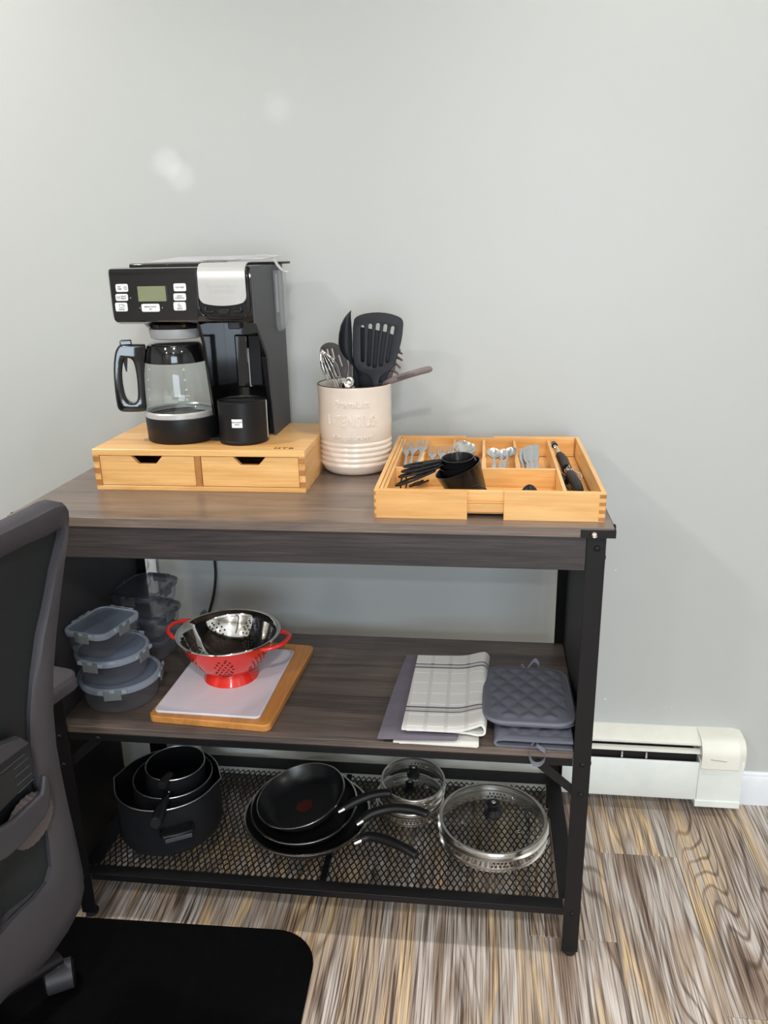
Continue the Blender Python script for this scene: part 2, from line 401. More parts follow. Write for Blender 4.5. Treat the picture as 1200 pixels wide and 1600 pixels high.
def shell(bm, rows, off):
    # a curved sheet with real thickness: rows of points, and the same rows moved by off
    off = Vector(off); A = [[bm.verts.new(p) for p in r] for r in rows]; Bk = [[bm.verts.new(Vector(p)+off) for p in r] for r in rows]; n = len(rows[0]); m_ = len(rows)
    for j in range(m_-1):
        for i in range(n-1):
            bm.faces.new((A[j][i], A[j][i+1], A[j+1][i+1], A[j+1][i])); bm.faces.new((Bk[j][i], Bk[j+1][i], Bk[j+1][i+1], Bk[j][i+1]))
        for q in (0, n-1): bm.faces.new((A[j][q], A[j+1][q], Bk[j+1][q], Bk[j][q]))
    for i in range(n-1):
        for q in (0, m_-1): bm.faces.new((A[q][i], A[q][i+1], Bk[q][i+1], Bk[q][i]))
def joinbm(a, b):
    me = bpy.data.meshes.new('t'); b.to_mesh(me); b.free(); a.from_mesh(me); bpy.data.meshes.remove(me); return a

# ---------------- the room ----------------
WY = .507; H = .8603; D = .4516; Z2 = .4463; Z3 = .109
X0, X1, Y0 = -2.6, 3.0, -3.7
bm = B(); box(bm, X0, X1, Y0, WY, -.06, -.002); floor = struct(obj('floor', bm, 'floor', smooth=None))
PW, PL = .165, 1.22
pm = {}
def plank(x, y0, y1):
    key = round(y1-y0, 3)
    if key not in pm:
        bm = B(); g = .0004; L_ = y1-y0
        box(bm, g, PW-g, g, L_-g, -.0018, 0)
        bmesh.ops.bevel(bm, geom=[e for e in bm.edges if all(v.co.z > -.0001 for v in e.verts)], offset=.0007, segments=1, affect='EDGES')
        me = bpy.data.meshes.new('plank'); bm.to_mesh(me); bm.free(); me.materials.append(M['floor']); pm[key] = me
    o = bpy.data.objects.new('plank', pm[key]); C.objects.link(o); o.parent = floor; o.location = (x, y0, 0)
col0 = -15
for i in range(col0, 18):
    x = .075+PW*i
    if i == 3: e = .299
    elif i == 4: e = -.088
    else: e = ((i*.457+.13) % 1)*PL
    y = e
    while y < WY: y += PL
    while y > Y0:
        a, b_ = max(y-PL, Y0), min(y, WY)
        if b_-a > .02: plank(x, a, b_)
        y -= PL
def wall(name, x0, x1, y0, y1, z0=0, z1=CEIL):
    bm = B(); box(bm, x0, x1, y0, y1, z0, z1); return struct(obj(name, bm, 'wall', smooth=None))
wb = wall('wall_back', X0, X1, WY, WY+.1)
wall('wall_left', X0-.1, X0, Y0, WY); wall('wall_right', X1, X1+.1, Y0, WY); wall('wall_front', X0, X1, Y0-.1, Y0)
bm = B(); box(bm, X0-.1, X1+.1, Y0-.1, WY+.1, CEIL, CEIL+.08); struct(obj('ceiling', bm, 'ceiling', smooth=None))
for (px, py, sx, sy) in ((962, 890.5, 3.2, 1.6), (946, 1092, 3.5, 3), (1040.5, 1105, 1.6, 1.4), (1049, 1105.5, 1.8, 1.2)):
    p = at(px, py, 'y', WY); k = .0007; bm = B()
    pl = [(sx*k*math.cos(a)*(1+.5*math.sin(3*a+px)), sy*k*math.sin(a)*(1+.4*math.cos(2*a+py))) for a in [2*PI*i/11 for i in range(11)]]
    prism(bm, pl, .0004, XZ((p.x, WY, p.z))); obj('paint_chip', bm, 'trim_white', wb)
for x, y, e in LAMPS:
    lab = 'round recessed ceiling light, '+('left' if x < -.5 else 'right' if x > 1.5 else 'middle')+' one of the row '+('nearest the table wall' if y > -1 else 'over the middle of the room' if y > -2.5 else 'farthest behind the camera')
    t = thing('ceiling_light', lab, 'ceiling light', (x, y, CEIL-.01), 'recessed ceiling lights')
    bm = B(); lathe(bm, [(.068, CEIL), (.068, CEIL-.004), (.085, CEIL-.006), (.088, CEIL)], 32, (x, y, 0)); obj('ring', bm, 'trim_white', t)
    mt = bpy.data.materials.get('lamp_glow')
    if not mt:
        mt = bpy.data.materials.new('lamp_glow'); mt.use_nodes = True; b = mt.node_tree.nodes['Principled BSDF']
        b.inputs['Emission Color'].default_value = (1, .95, .88, 1); b.inputs['Emission Strength'].default_value = 14
    bm = B(); lathe(bm, [(0, CEIL-.002), (.068, CEIL-.002)], 32, (x, y, 0)); obj('diffuser', bm, mt, t)
# window that lets in the cool daylight, behind the camera
t = bpy.data.objects.new('window_1', None); C.objects.link(t); t['kind'] = 'structure'; t.location = (.7, -3.68, 1.15)
for a in ((-.1, -.04, .55, 1.75), (1.44, 1.5, .55, 1.75), (-.04, 1.44, .55, .61), (-.04, 1.44, 1.69, 1.75), (.685, .715, .61, 1.69)):
    bm = B(); box(bm, a[0], a[1], -3.698, -3.655, a[2], a[3]); o = obj('frame', bm, 'trim_white', bevel=.003); o.parent = t; o.matrix_parent_inverse = Matrix.Translation(-t.location)
# baseboard
def skirting(name, x0, x1):
    bm = B(); pr = [(0, 0), (-.013, 0), (-.013, .066), (-.010, .074), (-.0075, .0745), (-.0065, .081), (-.003, .085), (0, .085)]
    loft(bm, [[(x, WY+a, z) for a, z in pr] for x in (x0, x1)]); return struct(obj(name, bm, 'trim_white', smooth=30))
skirting('baseboard_back', .906, X1)
# outlet cover on the wall behind the table
t = thing('outlet_cover', 'white rectangular outlet plate on the wall behind the left end of the table', 'outlet', (-.505, WY, .56))
bm = B(); prism(bm, rrect(.07, .115, .006, 4), .005, XZ((-.505, WY, .555))); obj('plate', bm, 'trim_white', t, bevel=.001)
for dz in (-.022, .022):
    bm = B(); prism(bm, rrect(.03, .026, .008, 4), .0025, XZ((-.505, WY-.005, .555+dz))); obj('socket', bm, 'trim_white', t)

# ---------------- baseboard heater ----------------
t = thing('baseboard_heater', 'long white metal baseboard heater with open damper slot running behind the table', 'heater', (.3, .47, 0))
hx0, hx1 = -1.6, .812
def ext(name, pr, x0, x1, mt, par=t, bv=0): bm = B(); loft(bm, [[(x, a, z) for a, z in pr] for x in (x0, x1)]); return obj(name, bm, mt, par, 30, bv)
ext('back_plate', [(WY, .02), (WY, .199), (WY-.003, .199), (WY-.003, .02)], hx0, hx1, 'heater_cream')
ext('top_cover', [(WY-.003, .199), (.463, .1915), (.4550, .1865), (.4545, .1815), (.456, .1815), (.4565, .1855), (.464, .1895), (WY-.003, .196)], hx0, hx1, 'heater_cream')
ext('damper', [(.463, .1690), (.4545, .1650), (.4535, .1600), (.455, .1595), (.4565, .1640), (.4645, .1675)], hx0, hx1, 'heater_cream')
ext('front_panel', [(.449, .142), (.446, .141), (.4445, .138), (.4445, .046), (.446, .042), (.455, .040), (.455, .042), (.447, .044), (.446, .047), (.446, .137), (.4475, .1395), (.452, .1405)], hx0, hx1, 'heater')
ext('fin_core', [(.50, .055), (.50, .150), (.466, .150), (.466, .055)], hx0, hx1-.01, 'dark_slot')
for x in (.63, .685, .2, -.3): ext('damper_clip', [(.455, .140), (.455, .157), (.4535, .157), (.4535, .140)], x, x+.004, 'steel', t)
def arcp(k=8):
    o = []
    for i in range(k+1):
        a = PI/2*i/k; o.append((.470-.034*math.sin(a), .163+.036*math.cos(a)))
    return o
pr = [(WY, .150), (WY, .200), (.486, .200)]+arcp()+[(.436, .134), (.440, .130), (.440, .128), (.445, .128), (.445, .150)]
bm = B(); loft(bm, [[(x, a, z) for a, z in pr] for x in (.806, .888)])
# tapered rounded end
ring = [(.888, a, z) for a, z in pr]; ring2 = [(.905, WY-(WY-a)*.86, .15+(z-.15)*.9) for a, z in pr]
loft(bm, [ring, ring2]); obj('end_cap', bm, 'heater_cream', t, 32)
bm = B(); loft(bm, [[(x, a, z) for a, z in ((WY, .045), (WY, .15), (.441, .15), (.441, .045))] for x in (.804, .902)]); obj('end_panel', bm, 'heater', t, bevel=.001)
bm = B(); loft(bm, [[(x, a, z) for a, z in ((.47, .030), (.47, .046), (.438, .046), (.437, .030))] for x in (.801, .901)]); obj('foot', bm, 'heater', t, bevel=.0008)
bm = B()
for i in range(14): box(bm, .8245+i*.0026, .8245+(i+1)*.0026, .4354, .4362, .1585-i*.0003+.0006*math.sin(i*2.1), .1592-i*.0003+.0006*math.sin(i*2.1))
obj('scratch', bm, 'ink', t)

# ---------------- power cord behind the table ----------------
bm = B(); tube(bm, spline([(-.30, .492, .87), (-.315, .492, .70), (-.320, .49, .60), (-.322, .49, .55), (-.335, .49, .49), (-.37, .492, .40), (-.42, .494, .33), (-.50, .497, .42), (-.505, .497, .52)], 8), .0032, 8)
tag(obj('power_cord', bm, 'black_rubber'), 'thin black power cord hanging down the wall behind the table', 'cord')

# ---------------- work table ----------------
t = thing('work_table', 'dark grey oak work table on black metal frame with two lower shelves', 'table', (0, .22, 0))
TB = t
bm = B(); box(bm, -.5, .5, 0, D, H-.0165, H); obj('tabletop', bm, 'oak_top', t, None, .0006, 1)
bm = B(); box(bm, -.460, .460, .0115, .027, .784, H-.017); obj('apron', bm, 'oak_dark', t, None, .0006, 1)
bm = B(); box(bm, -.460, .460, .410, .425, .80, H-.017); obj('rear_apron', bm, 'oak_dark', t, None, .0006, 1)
for s in (-1, 1):
    a, b_ = sorted((s*.4915, s*.5025))
    bm = B(); box(bm, a, b_, .0005, D, H-.0160, H-.0028); obj('end_rail', bm, 'black_metal', t, bevel=.0008)
    a, b_ = sorted((s*.449, s*.5025))
    bm = B(); box(bm, a, b_, -.0022, .0003, H-.0165, H-.0035); br = obj('corner_bracket', bm, 'black_metal', t, bevel=.0006)
    bm = B(); lathe(bm, [(0, .0055), (.0028, .005), (.0048, .0026), (.0055, 0), (.0048, -.0026), (.0028, -.004), (.0028, -.006)], 20, (0, 0, 0), mtx=Matrix.Translation((s*.469, -.006, H-.0105)) @ Matrix.Rotation(PI/2, 4, 'X')); o = obj('ball_knob', bm, 'chrome', br); o['label'] = 'polished silver ball knob'
    bm = B(); cyl(bm, (s*.5022, .02, H-.006), (s*.5045, .02, H-.006), .006, .005, 16); obj('bolt', bm, 'black_metal', t)
def bolt(x, y, z, ax='y', s=-1, r=.0052, mt='black_metal'):
    bm = B(); pr = [(r, 0), (r, .0012), (r*.8, .0026), (r*.45, .0032), (r*.4, .0022), (0, .0022)]
    mx = Matrix.Translation((x, y, z)) @ (Matrix.Rotation(PI/2, 4, 'X') if ax == 'y' else Matrix.Rotation(s*PI/2, 4, 'Y'))
    lathe(bm, pr, 16, mtx=mx); obj('bolt', bm, mt, t)
LY0, LY1, LX = .0105, .424, .4905
for s in (-1, 1):
    for f in (0, 1):
        # angle iron: broad face to the front or back, second flange along the outer side
        bm = B(); w_, th = .030, .0024; y = LY0 if f == 0 else LY1; d = 1 if f == 0 else -1
        pts = [(s*LX, y), (s*(LX-w_), y), (s*(LX-w_), y+d*th), (s*(LX-th), y+d*th), (s*(LX-th), y+d*w_), (s*LX, y+d*w_)]
        prism(bm, pts, H-.0175-.012, Matrix.Translation((0, 0, .012))); lg = obj('leg', bm, 'black_metal', t, bevel=.0005)
        bm = B(); lathe(bm, [(0, 0), (.012, 0), (.013, .003), (.013, .008), (.008, .010), (.005, .013), (.005, .03), (0, .03)], 24, (s*(LX-.0135), y+d*.0135, 0)); obj('foot', bm, 'black_rubber', lg)
    for z in (.822, .4235, .362, .101): bolt(s*(LX-.0135), LY0, z)
    for z in (.802, .418, .102): bolt(s*LX, LY0+.016, z, 'x', s)
    a, b_ = sorted((s*.4805, s*.4865)); bm = B(); box(bm, a, b_, .0135, .4212, Z2-.02, H-.018); obj('side_panel', bm, 'panel_grey', t, None, .0004, 1)
    for f, y in ((0, LY0), (1, LY1)):
        d = 1 if f == 0 else -1
        # diagonal brace under the middle shelf
        p0, p1 = Vector((s*.402, 0, .4215)), Vector((s*.472, 0, .3615)); u = (p1-p0).normalized(); v = Vector((u.z, 0, -u.x))
        bm = B(); pts = [p0-u*.008+v*.008, p0-u*.008-v*.008, p1+u*.008-v*.008, p1+u*.008+v*.008]
        yy = sorted((y+d*.0045, y+d*.0025)); loft(bm, [[(p.x, q, p.z) for p in pts] for q in yy]); obj('brace', bm, 'black_metal', t, bevel=.0004)
    bolt(s*.402, LY0+.001, .4235)
    # side diagonal at the back leg, seen through the open end
    bm = B(); loft(bm, [[(s*q, y_, z_) for y_, z_ in ((.33, .412), (.345, .412), (.42, .350), (.42, .334))] for q in (.4835, .4855)]); obj('brace', bm, 'black_metal', t)
bm = B(); box(bm, -.479, .479, .0138, .4205, Z2-.0135, Z2)
obj('middle_shelf', bm, 'oak_grey', t, None, .0006, 1)
def rail(name, pr, a, b_, ax):
    bm = B()
    if ax == 'x': loft(bm, [[(x, y, z) for y, z in pr] for x in (a, b_)])
    else: loft(bm, [[(x, y, z) for x, z in pr] for y in (a, b_)])
    obj(name, bm, 'black_metal', t, bevel=.0006)
def L_(y, d, z, w_=.022, h_=.0145, th=.002): return [(y, z), (y+d*w_, z), (y+d*w_, z-th), (y+d*th, z-th), (y+d*th, z-h_), (y, z-h_)]
rail('shelf_rail', L_(.0131, 1, Z2-.0138, .02, .0145), -.4605, .4605, 'x')
rail('shelf_rail', L_(.4214, -1, Z2-.0138, .02, .0145), -.4605, .4605, 'x')
for s in (-1, 1):
    rail('shelf_rail', [(x*1, z) for x, z in L_(s*.4879, -s, Z2-.0138, .02, .0145)], .016, .419, 'y')
rail('basket_rail', L_(.0131, 1, Z3, .026, .0145), -.4605, .4605, 'x')
rail('basket_rail', L_(.4214, -1, Z3, .040, .0145), -.4605, .4605, 'x')
for s in (-1, 1): rail('basket_rail', L_(s*.4879, -s, Z3, .034, .0145), .040, .380, 'y')
rail('basket_rail', [(-.006, Z3-.006), (.006, Z3-.006), (.006, Z3-.012), (-.006, Z3-.012)], .036, .384, 'y')
# expanded metal mesh: slanted strands that meet in diamonds
bm = B(); cw, cl = .0126, .0262; nx, ny = int(.91/cw), int(.35/(cl/2)); x00, y00 = -.4555, .0345; zz = Z3-.0035
for i in range(nx):
    for j in range(ny):
        a = (x00+cw*(i+.5*(j % 2)), y00+j*cl/2)
        for q in (-1, 1):
            if i == 0 and q == -1 and j % 2 == 0: continue
            p0 = Vector((a[0], a[1], zz+.0007)); p1 = Vector((a[0]+q*cw/2, a[1]+cl/2, zz-.0007)); u = (p1-p0).normalized(); v = Vector((-u.y, u.x, 0))*.00115; h = Vector((0, 0, .0006))
            vs = [bm.verts.new(p) for p in (p0-v+h, p0+v+h, p1+v+h, p1-v+h, p0-v-h, p0+v-h, p1+v-h, p1-v-h)]
            for f in ((0, 1, 2, 3), (7, 6, 5, 4), (0, 3, 7, 4), (1, 5, 6, 2)): bm.faces.new([vs[k] for k in f])
stuff(obj('metal_mesh', bm, 'black_metal', t, None))

# ---------------- floor mat ----------------
mo = Vector((-.003, .018, 0)); ang = math.radians(1.2)
bm = B(); pl = [(x-.62, y-.62) for x, y in rrect(1.24, 1.24, .085, 10)]
prism(bm, pl, .0030, Matrix.Translation((mo.x, mo.y, .0002)) @ Matrix.Rotation(ang, 4, 'Z')); tag(obj('floor_mat', bm, 'mat_black', None, 35, .0008), 'thin matte black chair mat with rounded corner lying on the plank floor', 'mat')

# ---------------- black bin added to fill the dark area left of the table ----------------
t = thing('waste_bin', 'black plastic bin standing on the floor against the left end of the table', 'bin', (-.64, .19, 0))
bm = B(); rs = []
for z, k in ((0, .95), (.004, .97), (.46, 1.0), (.475, 1.03), (.48, 1.03), (.48, .98), (.05, .93)): rs.append([(-.645+x*k, .185+y*k, z) for x, y in rrect(.24, .34, .03, 5)])
loft(bm, rs); obj('body', bm, 'black_matte', t)

# ---------------- bamboo drawer box ----------------
BX0, BX1, BY0, BY1, BZ = -.4165, -.0185, .160, .400, .938
t = thing('drawer_box', 'wide bamboo box with two notched drawers under the coffee maker', 'drawer box', ((BX0+BX1)/2, .28, H))
bm = B(); box(bm, BX0, BX1, BY0, BY1, BZ-.0115, BZ); obj('top_panel', bm, 'bamboo_x', t, None, .0006, 1)
bm = B(); box(bm, BX0+.001, BX1-.001, BY0+.001, BY1, H, H+.0085); obj('bottom_panel', bm, 'bamboo_x', t, None, .0006, 1)
for a in (BX0+.0005, BX1-.0115): bm = B(); box(bm, a, a+.011, BY0+.001, BY1-.001, H+.0087, BZ-.0117); sp_ = obj('side_panel', bm, 'bamboo_y', t, None, .0004, 1)
for a in (BX0+.0005, BX1-.0115):
    for k in range(3): bm = B(); box(bm, a, a+.011, BY0+.0002, BY0+.0009, H+.010+k*.022, H+.020+k*.022); obj('finger_joint', bm, 'bamboo_end', t, None)
xm = (BX0+BX1)/2
bm = B(); box(bm, xm-.0055, xm+.0055, BY0+.0015, BY1-.012, H+.0087, BZ-.0117); obj('divider', bm, 'bamboo_end', t, None, .0004, 1)
bm = B(); box(bm, BX0+.012, BX1-.012, BY1-.011, BY1-.001, H+.0087, BZ-.0117); obj('back_panel', bm, 'bamboo_x', t, None)
for a, b_ in ((BX0+.0125, xm-.0065), (xm+.0065, BX1-.0125)):
    z0, z1 = H+.0095, BZ-.0127; c = (a+b_)/2
    pl = [(a, z0), (b_, z0), (b_, z1), (c+.030, z1), (c+.0165, z1-.0150), (c-.0165, z1-.0150), (c-.030, z1), (a, z1)]
    bm = B(); prism(bm, pl, .010, XZ((0, BY0+.0125, 0))); dr = obj('drawer', bm, 'bamboo_x', t, None, .0005, 1)
    bm = B(); box(bm, a+.002, a+.008, BY0+.013, BY1-.02, z0, z1-.018); box(bm, b_-.008, b_-.002, BY0+.013, BY1-.02, z0, z1-.018); box(bm, a+.008, b_-.008, BY0+.013, BY1-.02, z0, z0+.004); obj('drawer_tray', bm, 'bamboo_end', dr, None)
bm = text_bm('HTB', .0135, .0001, frame_m((BX1-.042, BY0+.020, BZ+.0001), (1, 0, 0), (0, 1, 0)), space=1.25, sx=1.25, offset=.0005); o = obj('engraving', bm, 'burn', t, None)

# ---------------- coffee maker ----------------
L, R_, F, K = -.362, -.100, .195, .408; z0 = BZ
t = thing('coffee_maker', 'black two way coffee maker with silver pod lid and button panel on the bamboo box', 'coffee maker', (-.23, .30, BZ)); CM = t
# head: rounded section swept across
def headring(x, k=1):
    o = []; cy = .30; cz = 1.205
    pr = [(.198, 1.252), (.1955, 1.246), (.1955, 1.182), (.1965, 1.170), (.203, 1.161), (.215, 1.157), (K, 1.153), (K, 1.2535), (.205, 1.2535)]
    return [(x, cy+(y-cy)*k, cz+(z-cz)*k) for y, z in pr]
bm = B(); loft(bm, [headring(L, .965), headring(L+.0025, .99), headring(L+.006), headring(-.1055)]); obj('head', bm, 'black_gloss', t, 28)
bm = B(); loft(bm, [[(x, y, z) for y, z in ((.235, 1.2536), (.235, 1.2585), (.24, 1.2605), (.40, 1.2605), (.403, 1.2536))] for x in (-.338, -.208)]); obj('brew_lid', bm, 'black_gloss', t, 30, .0008)
bm = B(); prism(bm, rrect(.155, .078, .003, 3, -.281, 1.203), .0006, XZ((0, .1957, 0))); cpn = obj('control_panel', bm, 'black_gloss', t)
bm = B(); box(bm, L+.006, -.204, .1948, .1957, 1.2475, 1.2482); obj('seam', bm, 'grey_plastic', t, None) if False else bm.free()
# right side wall
bm = B(); pl = [(F-.001, 1.2535), (F-.001, 1.157), (.207, 1.147), (.258, 1.098), (.266, 1.085), (.288, z0), (.410, z0), (.410, 1.2535)]
prism(bm, pl, .0045, YZ((-.1052, 0, 0))); obj('side_panel', bm, 'side_grey', t, bevel=.001)
# column behind the cup bay
bm = B(); box(bm, -.2135, -.1055, .345, K, z0, 1.156); obj('column', bm, 'black_gloss', t, bevel=.004)
bm = B(); pl = [(.208, 1.156), (.228, 1.12), (.262, z0), (.346, z0), (.346, 1.156)]; prism(bm, pl, .006, YZ((-.2135, 0, 0))); obj('bay_wall', bm, 'black_gloss', t, bevel=.0015)
bm = B(); pl = [(.27, 1.09), (.29, z0+.09), (.30, z0), (.346, z0), (.346, 1.09)]; prism(bm, pl, .010, YZ((-.1170, 0, 0))); obj('bay_wall', bm, 'black_matte', t, bevel=.0015)
bm = B(); box(bm, -.185, -.158, .332, .346, z0+.085, 1.125); obj('nozzle_cover', bm, 'black_gloss', t, bevel=.003)
bm = B(); box(bm, -.1555, -.131, .324, .346, z0+.09, 1.125); obj('nozzle_cover', bm, 'black_matte', t, bevel=.002)
bm = B(); box(bm, -.158, -.1535, .326, .335, z0+.088, 1.10); obj('guide_rail', bm, 'grey_plastic', t, bevel=.0008)
bm = B(); box(bm, -.168, -.145, .245, .27, 1.143, 1.157); obj('spout', bm, 'side_grey', t, bevel=.003)
# pod opening: silver lid over a dark U shaped recess with the lever
def ushape(x0, x1, zt, zb, r, n=8):
    o = [(x0, zt), (x1, zt)] ; o = [(x0, zt)]
    for i in range(n+1): a = PI+PI/2*i/n; o.append((x0+r+r*math.cos(a), zb+r+r*math.sin(a)))
    for i in range(n+1): a = 1.5*PI+PI/2*i/n; o.append((x1-r+r*math.cos(a), zb+r+r*math.sin(a)))
    o.append((x1, zt)); return o
u = ushape(-.2015, -.1095, 1.2525, 1.1655, .024)
bm = B(); tube(bm, [(x, .1945, z) for x, z in u], .0016, 8); obj('pod_recess_rim', bm, 'black_gloss', t)
bm = B(); prism(bm, ushape(-.1965, -.1145, 1.2525, 1.170, .02), .0012, XZ((0, .1955, 0))); obj('pod_recess', bm, 'black_matte', t)
bm = B(); box(bm, -.189, -.173, .187, .195, 1.1765, 1.1805); box(bm, -.1385, -.1225, .187, .195, 1.1765, 1.1805); box(bm, -.126, -.1225, .187, .195, 1.1765, 1.187); box(bm, -.189, -.1855, .187, .195, 1.1765, 1.187); obj('pod_lever', bm, 'black_gloss', t, bevel=.0012)
bm = B(); prism(bm, [(-.168, 1.184), (-.145, 1.184), (-.149, 1.173), (-.164, 1.173)], .006, XZ((0, .196, 0))); obj('pod_lever', bm, 'black_gloss', t, bevel=.001)
def silver(zb=1.1905, xa=-.1975, xb=-.1135):
    rows = []
    secs = [(.232, 1.2600), (.215, 1.2598), (.202, 1.2575), (.194, 1.2525), (.1895, 1.2455), (.1885, 1.23), (.1885, 1.205)]
    n = 14
    def edge(z, x):
        u_ = abs((x-(xa+xb)/2)/((xb-xa)/2)); return z
    for y, z in secs: rows.append([(xa+(xb-xa)*i/n, y, z) for i in range(n+1)])
    for k in range(1, 8):
        a = k/7; r = .017; zz = 1.205-(1.205-zb)*a; ins = r*(1-math.sqrt(max(0, 1-a*a)))*.95
        rows.append([(xa+ins+(xb-xa-2*ins)*i/n, .1885, zz-.0022*(1-(2*i/n-1)**2)*a) for i in range(n+1)])
    return rows
bm = B(); shell(bm, silver(), (0, .0038, -.0008)); sl = obj('pod_lid', bm, 'silver_plastic', t, 50)
for s_, zz, sz, shr, k in (('Hamilton Beach', 1.2215, .0088, 0, 1.0), ('FLEXBREW', 1.2125, .0095, .25, 1.05)):
    bm = text_bm(s_, sz, .0003, XZ((-.156, .1885, zz)), shear=shr, sx=k); obj('lettering', bm, 'silver_plastic', sl, None)
# reservoir window on the side
bm = B(); prism(bm, [(.330, 1.243), (.394, 1.243), (.400, 1.155), (.386, 1.138), (.345, 1.130), (.335, 1.142)], .010, YZ((-.1006, 0, 0))); obj('water_gauge', bm, 'clear_plastic', t, bevel=.0015)
bm = B(); box(bm, -.1005, -.0975, .347, .352, 1.165, 1.236); obj('water_gauge_mark', bm, 'grey_plastic', t, None)
bm = B(); prism(bm, [(-.205, .30), (-.088, .35), (-.084, .395), (-.084, .409), (-.205, .409)], .004, Matrix.Translation((0, 0, 1.2537))); obj('reservoir_lid', bm, 'black_matte', t, bevel=.001)
# buttons and display
def btn(px0, py0, px1, py1, txt, ic=None, sz=.0034):
    a = at(px0, py0, 'y', .195); b2 = at(px1, py1, 'y', .195); cx, cz = (a.x+b2.x)/2, (a.z+b2.z)/2; w_, h_ = abs(b2.x-a.x), abs(a.z-b2.z)
    bm = B(); prism(bm, rrect(w_, h_, .0028, 4, cx, cz), .0018, XZ((0, .1951, 0))); o = obj('button', bm, 'white_plastic', t, bevel=.0005)
    bm = B(); n = len(txt)
    for i, (s_, dx, dz) in enumerate(txt): bm = joinbm(bm, text_bm(s_, sz, .00005, XZ((cx+dx, .1932, cz+dz)), sx=1.08, offset=.00008))
    if ic == 'clock':
        tube(bm, [(cx+.0065+.0026*math.cos(q), .1931, cz+.0026*math.sin(q)) for q in [PI*2*i/16 for i in range(16)]], .0003, 4, True); box(bm, cx+.0063, cx+.0067, .1929, .1933, cz, cz+.0018); box(bm, cx+.0065, cx+.008, .1929, .1933, cz-.0002, cz+.0002)
    if ic and ic[0] == 'pot':
        x_, z_, k = ic[1:]; q = [(x_-.0026*k, z_+.0018*k), (x_+.0026*k, z_+.0018*k), (x_+.0021*k, z_-.0018*k), (x_-.0021*k, z_-.0018*k)]; tube(bm, [(cx+a_, .1931, cz+b_) for a_, b_ in q], .00035, 4, True)
        tube(bm, [(cx+x_+.0024*k, .1931, cz+z_+.0014*k), (cx+x_+.0042*k, .1931, cz+z_+.001*k), (cx+x_+.0038*k, .1931, cz+z_-.001*k)], .0003, 4)
    if ic and ic[0] == 'cup':
        x_, z_ = ic[1:]; q = [(x_-.0016, z_+.0035), (x_+.001, z_+.0035), (x_+.001, z_-.002), (x_-.0016, z_-.002)]; tube(bm, [(cx+a_, .1931, cz+b_) for a_, b_ in q], .0003, 4, True)
        q = [(x_+.0012, z_+.0005), (x_+.0045, z_), (x_+.004, z_-.0025), (x_+.001, z_-.0025)]; tube(bm, [(cx+a_, .1931, cz+b_) for a_, b_ in q], .0003, 4, True)
    obj('print', bm, 'ink', o, None)
btn(180.5, 444, 201, 456, [('SET', -.0045, .0018), ('TIME', -.0045, -.0018)], 'clock')
btn(180.5, 459.5, 201, 470, [('DELAY', .0035, .0018), ('BREW', .0035, -.0018)], ('pot', -.0068, 0, .9), .0031)
btn(180, 473, 200.5, 486.5, [('CARAFE', 0, -.0042)], ('pot', 0, .0018, 1.5), .0029)
btn(221, 475, 250.5, 487, [('BREW NOW', 0, .0018), ('I/O', 0, -.0022)], None, .0036)
btn(271, 443, 291.5, 455, [('CUP SIZE', 0, 0)], None, .0034)
btn(271, 458.5, 291.5, 469.5, [('BREW', 0, .0016), ('STRENGTH', 0, -.0018)], None, .003)
btn(271, 472, 291.5, 485, [('SINGLE', 0, -.0042)], ('cup', -.001, .0012), .0029)
a = at(214.5, 447.5, 'y', .195); b2 = at(260.5, 470.5, 'y', .195)
bm = B(); prism(bm, rrect(b2.x-a.x+.004, a.z-b2.z+.004, .001, 2, (a.x+b2.x)/2, (a.z+b2.z)/2), .0008, XZ((0, .1951, 0))); o = obj('display_bezel', bm, 'black_gloss', t)
bm = B(); prism(bm, rrect(b2.x-a.x, a.z-b2.z, .0005, 2, (a.x+b2.x)/2, (a.z+b2.z)/2), .0003, XZ((0, .1943, 0))); obj('display', bm, 'lcd', t)
for px, py in ((204, 465.5), (218.8, 481.5), (253.5, 481)):
    q = at(px, py, 'y', .195); bm = B(); lathe(bm, [(0, .0006), (.0009, .0004), (.0011, 0)], 10, mtx=Matrix.Translation((q.x, .1951, q.z)) @ Matrix.Rotation(PI/2, 4, 'X')); obj('indicator', bm, 'grey_plastic', t)
# brew basket, hot plate, cup rest
CX, CY = -.279, .264
bm = B(); lathe(bm, [(0, 1.1540), (.055, 1.1540), (.052, 1.149), (.040, 1.145), (0, 1.145)], 40, (CX+.004, CY, 0), sy=.9); obj('basket_holder', bm, 'black_gloss', t)
bm = B(); lathe(bm, [(0, 1.1455), (.048, 1.1450), (.0488, 1.142), (.0460, 1.128), (.042, 1.1265), (0, 1.1265)], 40, (CX+.004, CY, 0), sy=.85); obj('basket', bm, 'grey_plastic', t)
bm = B(); lathe(bm, [(0, z0), (.0655, z0), (.0675, z0+.003), (.0690, z0+.040), (.0685, z0+.0455), (.0655, z0+.0465), (.0645, z0+.0430), (.0600, z0+.0420), (0, z0+.0420)], 56, (CX+.003, CY, 0)); obj('hot_plate_base', bm, 'black_matte', t)
bm = B(); box(bm, -.226, -.17, .235, .345, z0, z0+.006); obj('foot', bm, 'black_matte', t, bevel=.001)
cxx, cyy = -.1505, .2400
bm = B(); rs = []
for r, z, dz in ((.0450, z0, 0), (.0462, z0+.002, 0), (.0462, z0+.0065, 0), (.0450, z0+.0075, 0), (.0450, z0+.0775, .0), (.0436, z0+.0785, 0), (.0425, z0+.0755, 0), (0, z0+.0735, 0)): rs.append((r, z))
lathe(bm, [(0, z0)]+rs, 56, (cxx, cyy, 0)); obj('cup_rest', bm, 'black_matte', t, 32); o_cr = C.objects[-1] if False else None
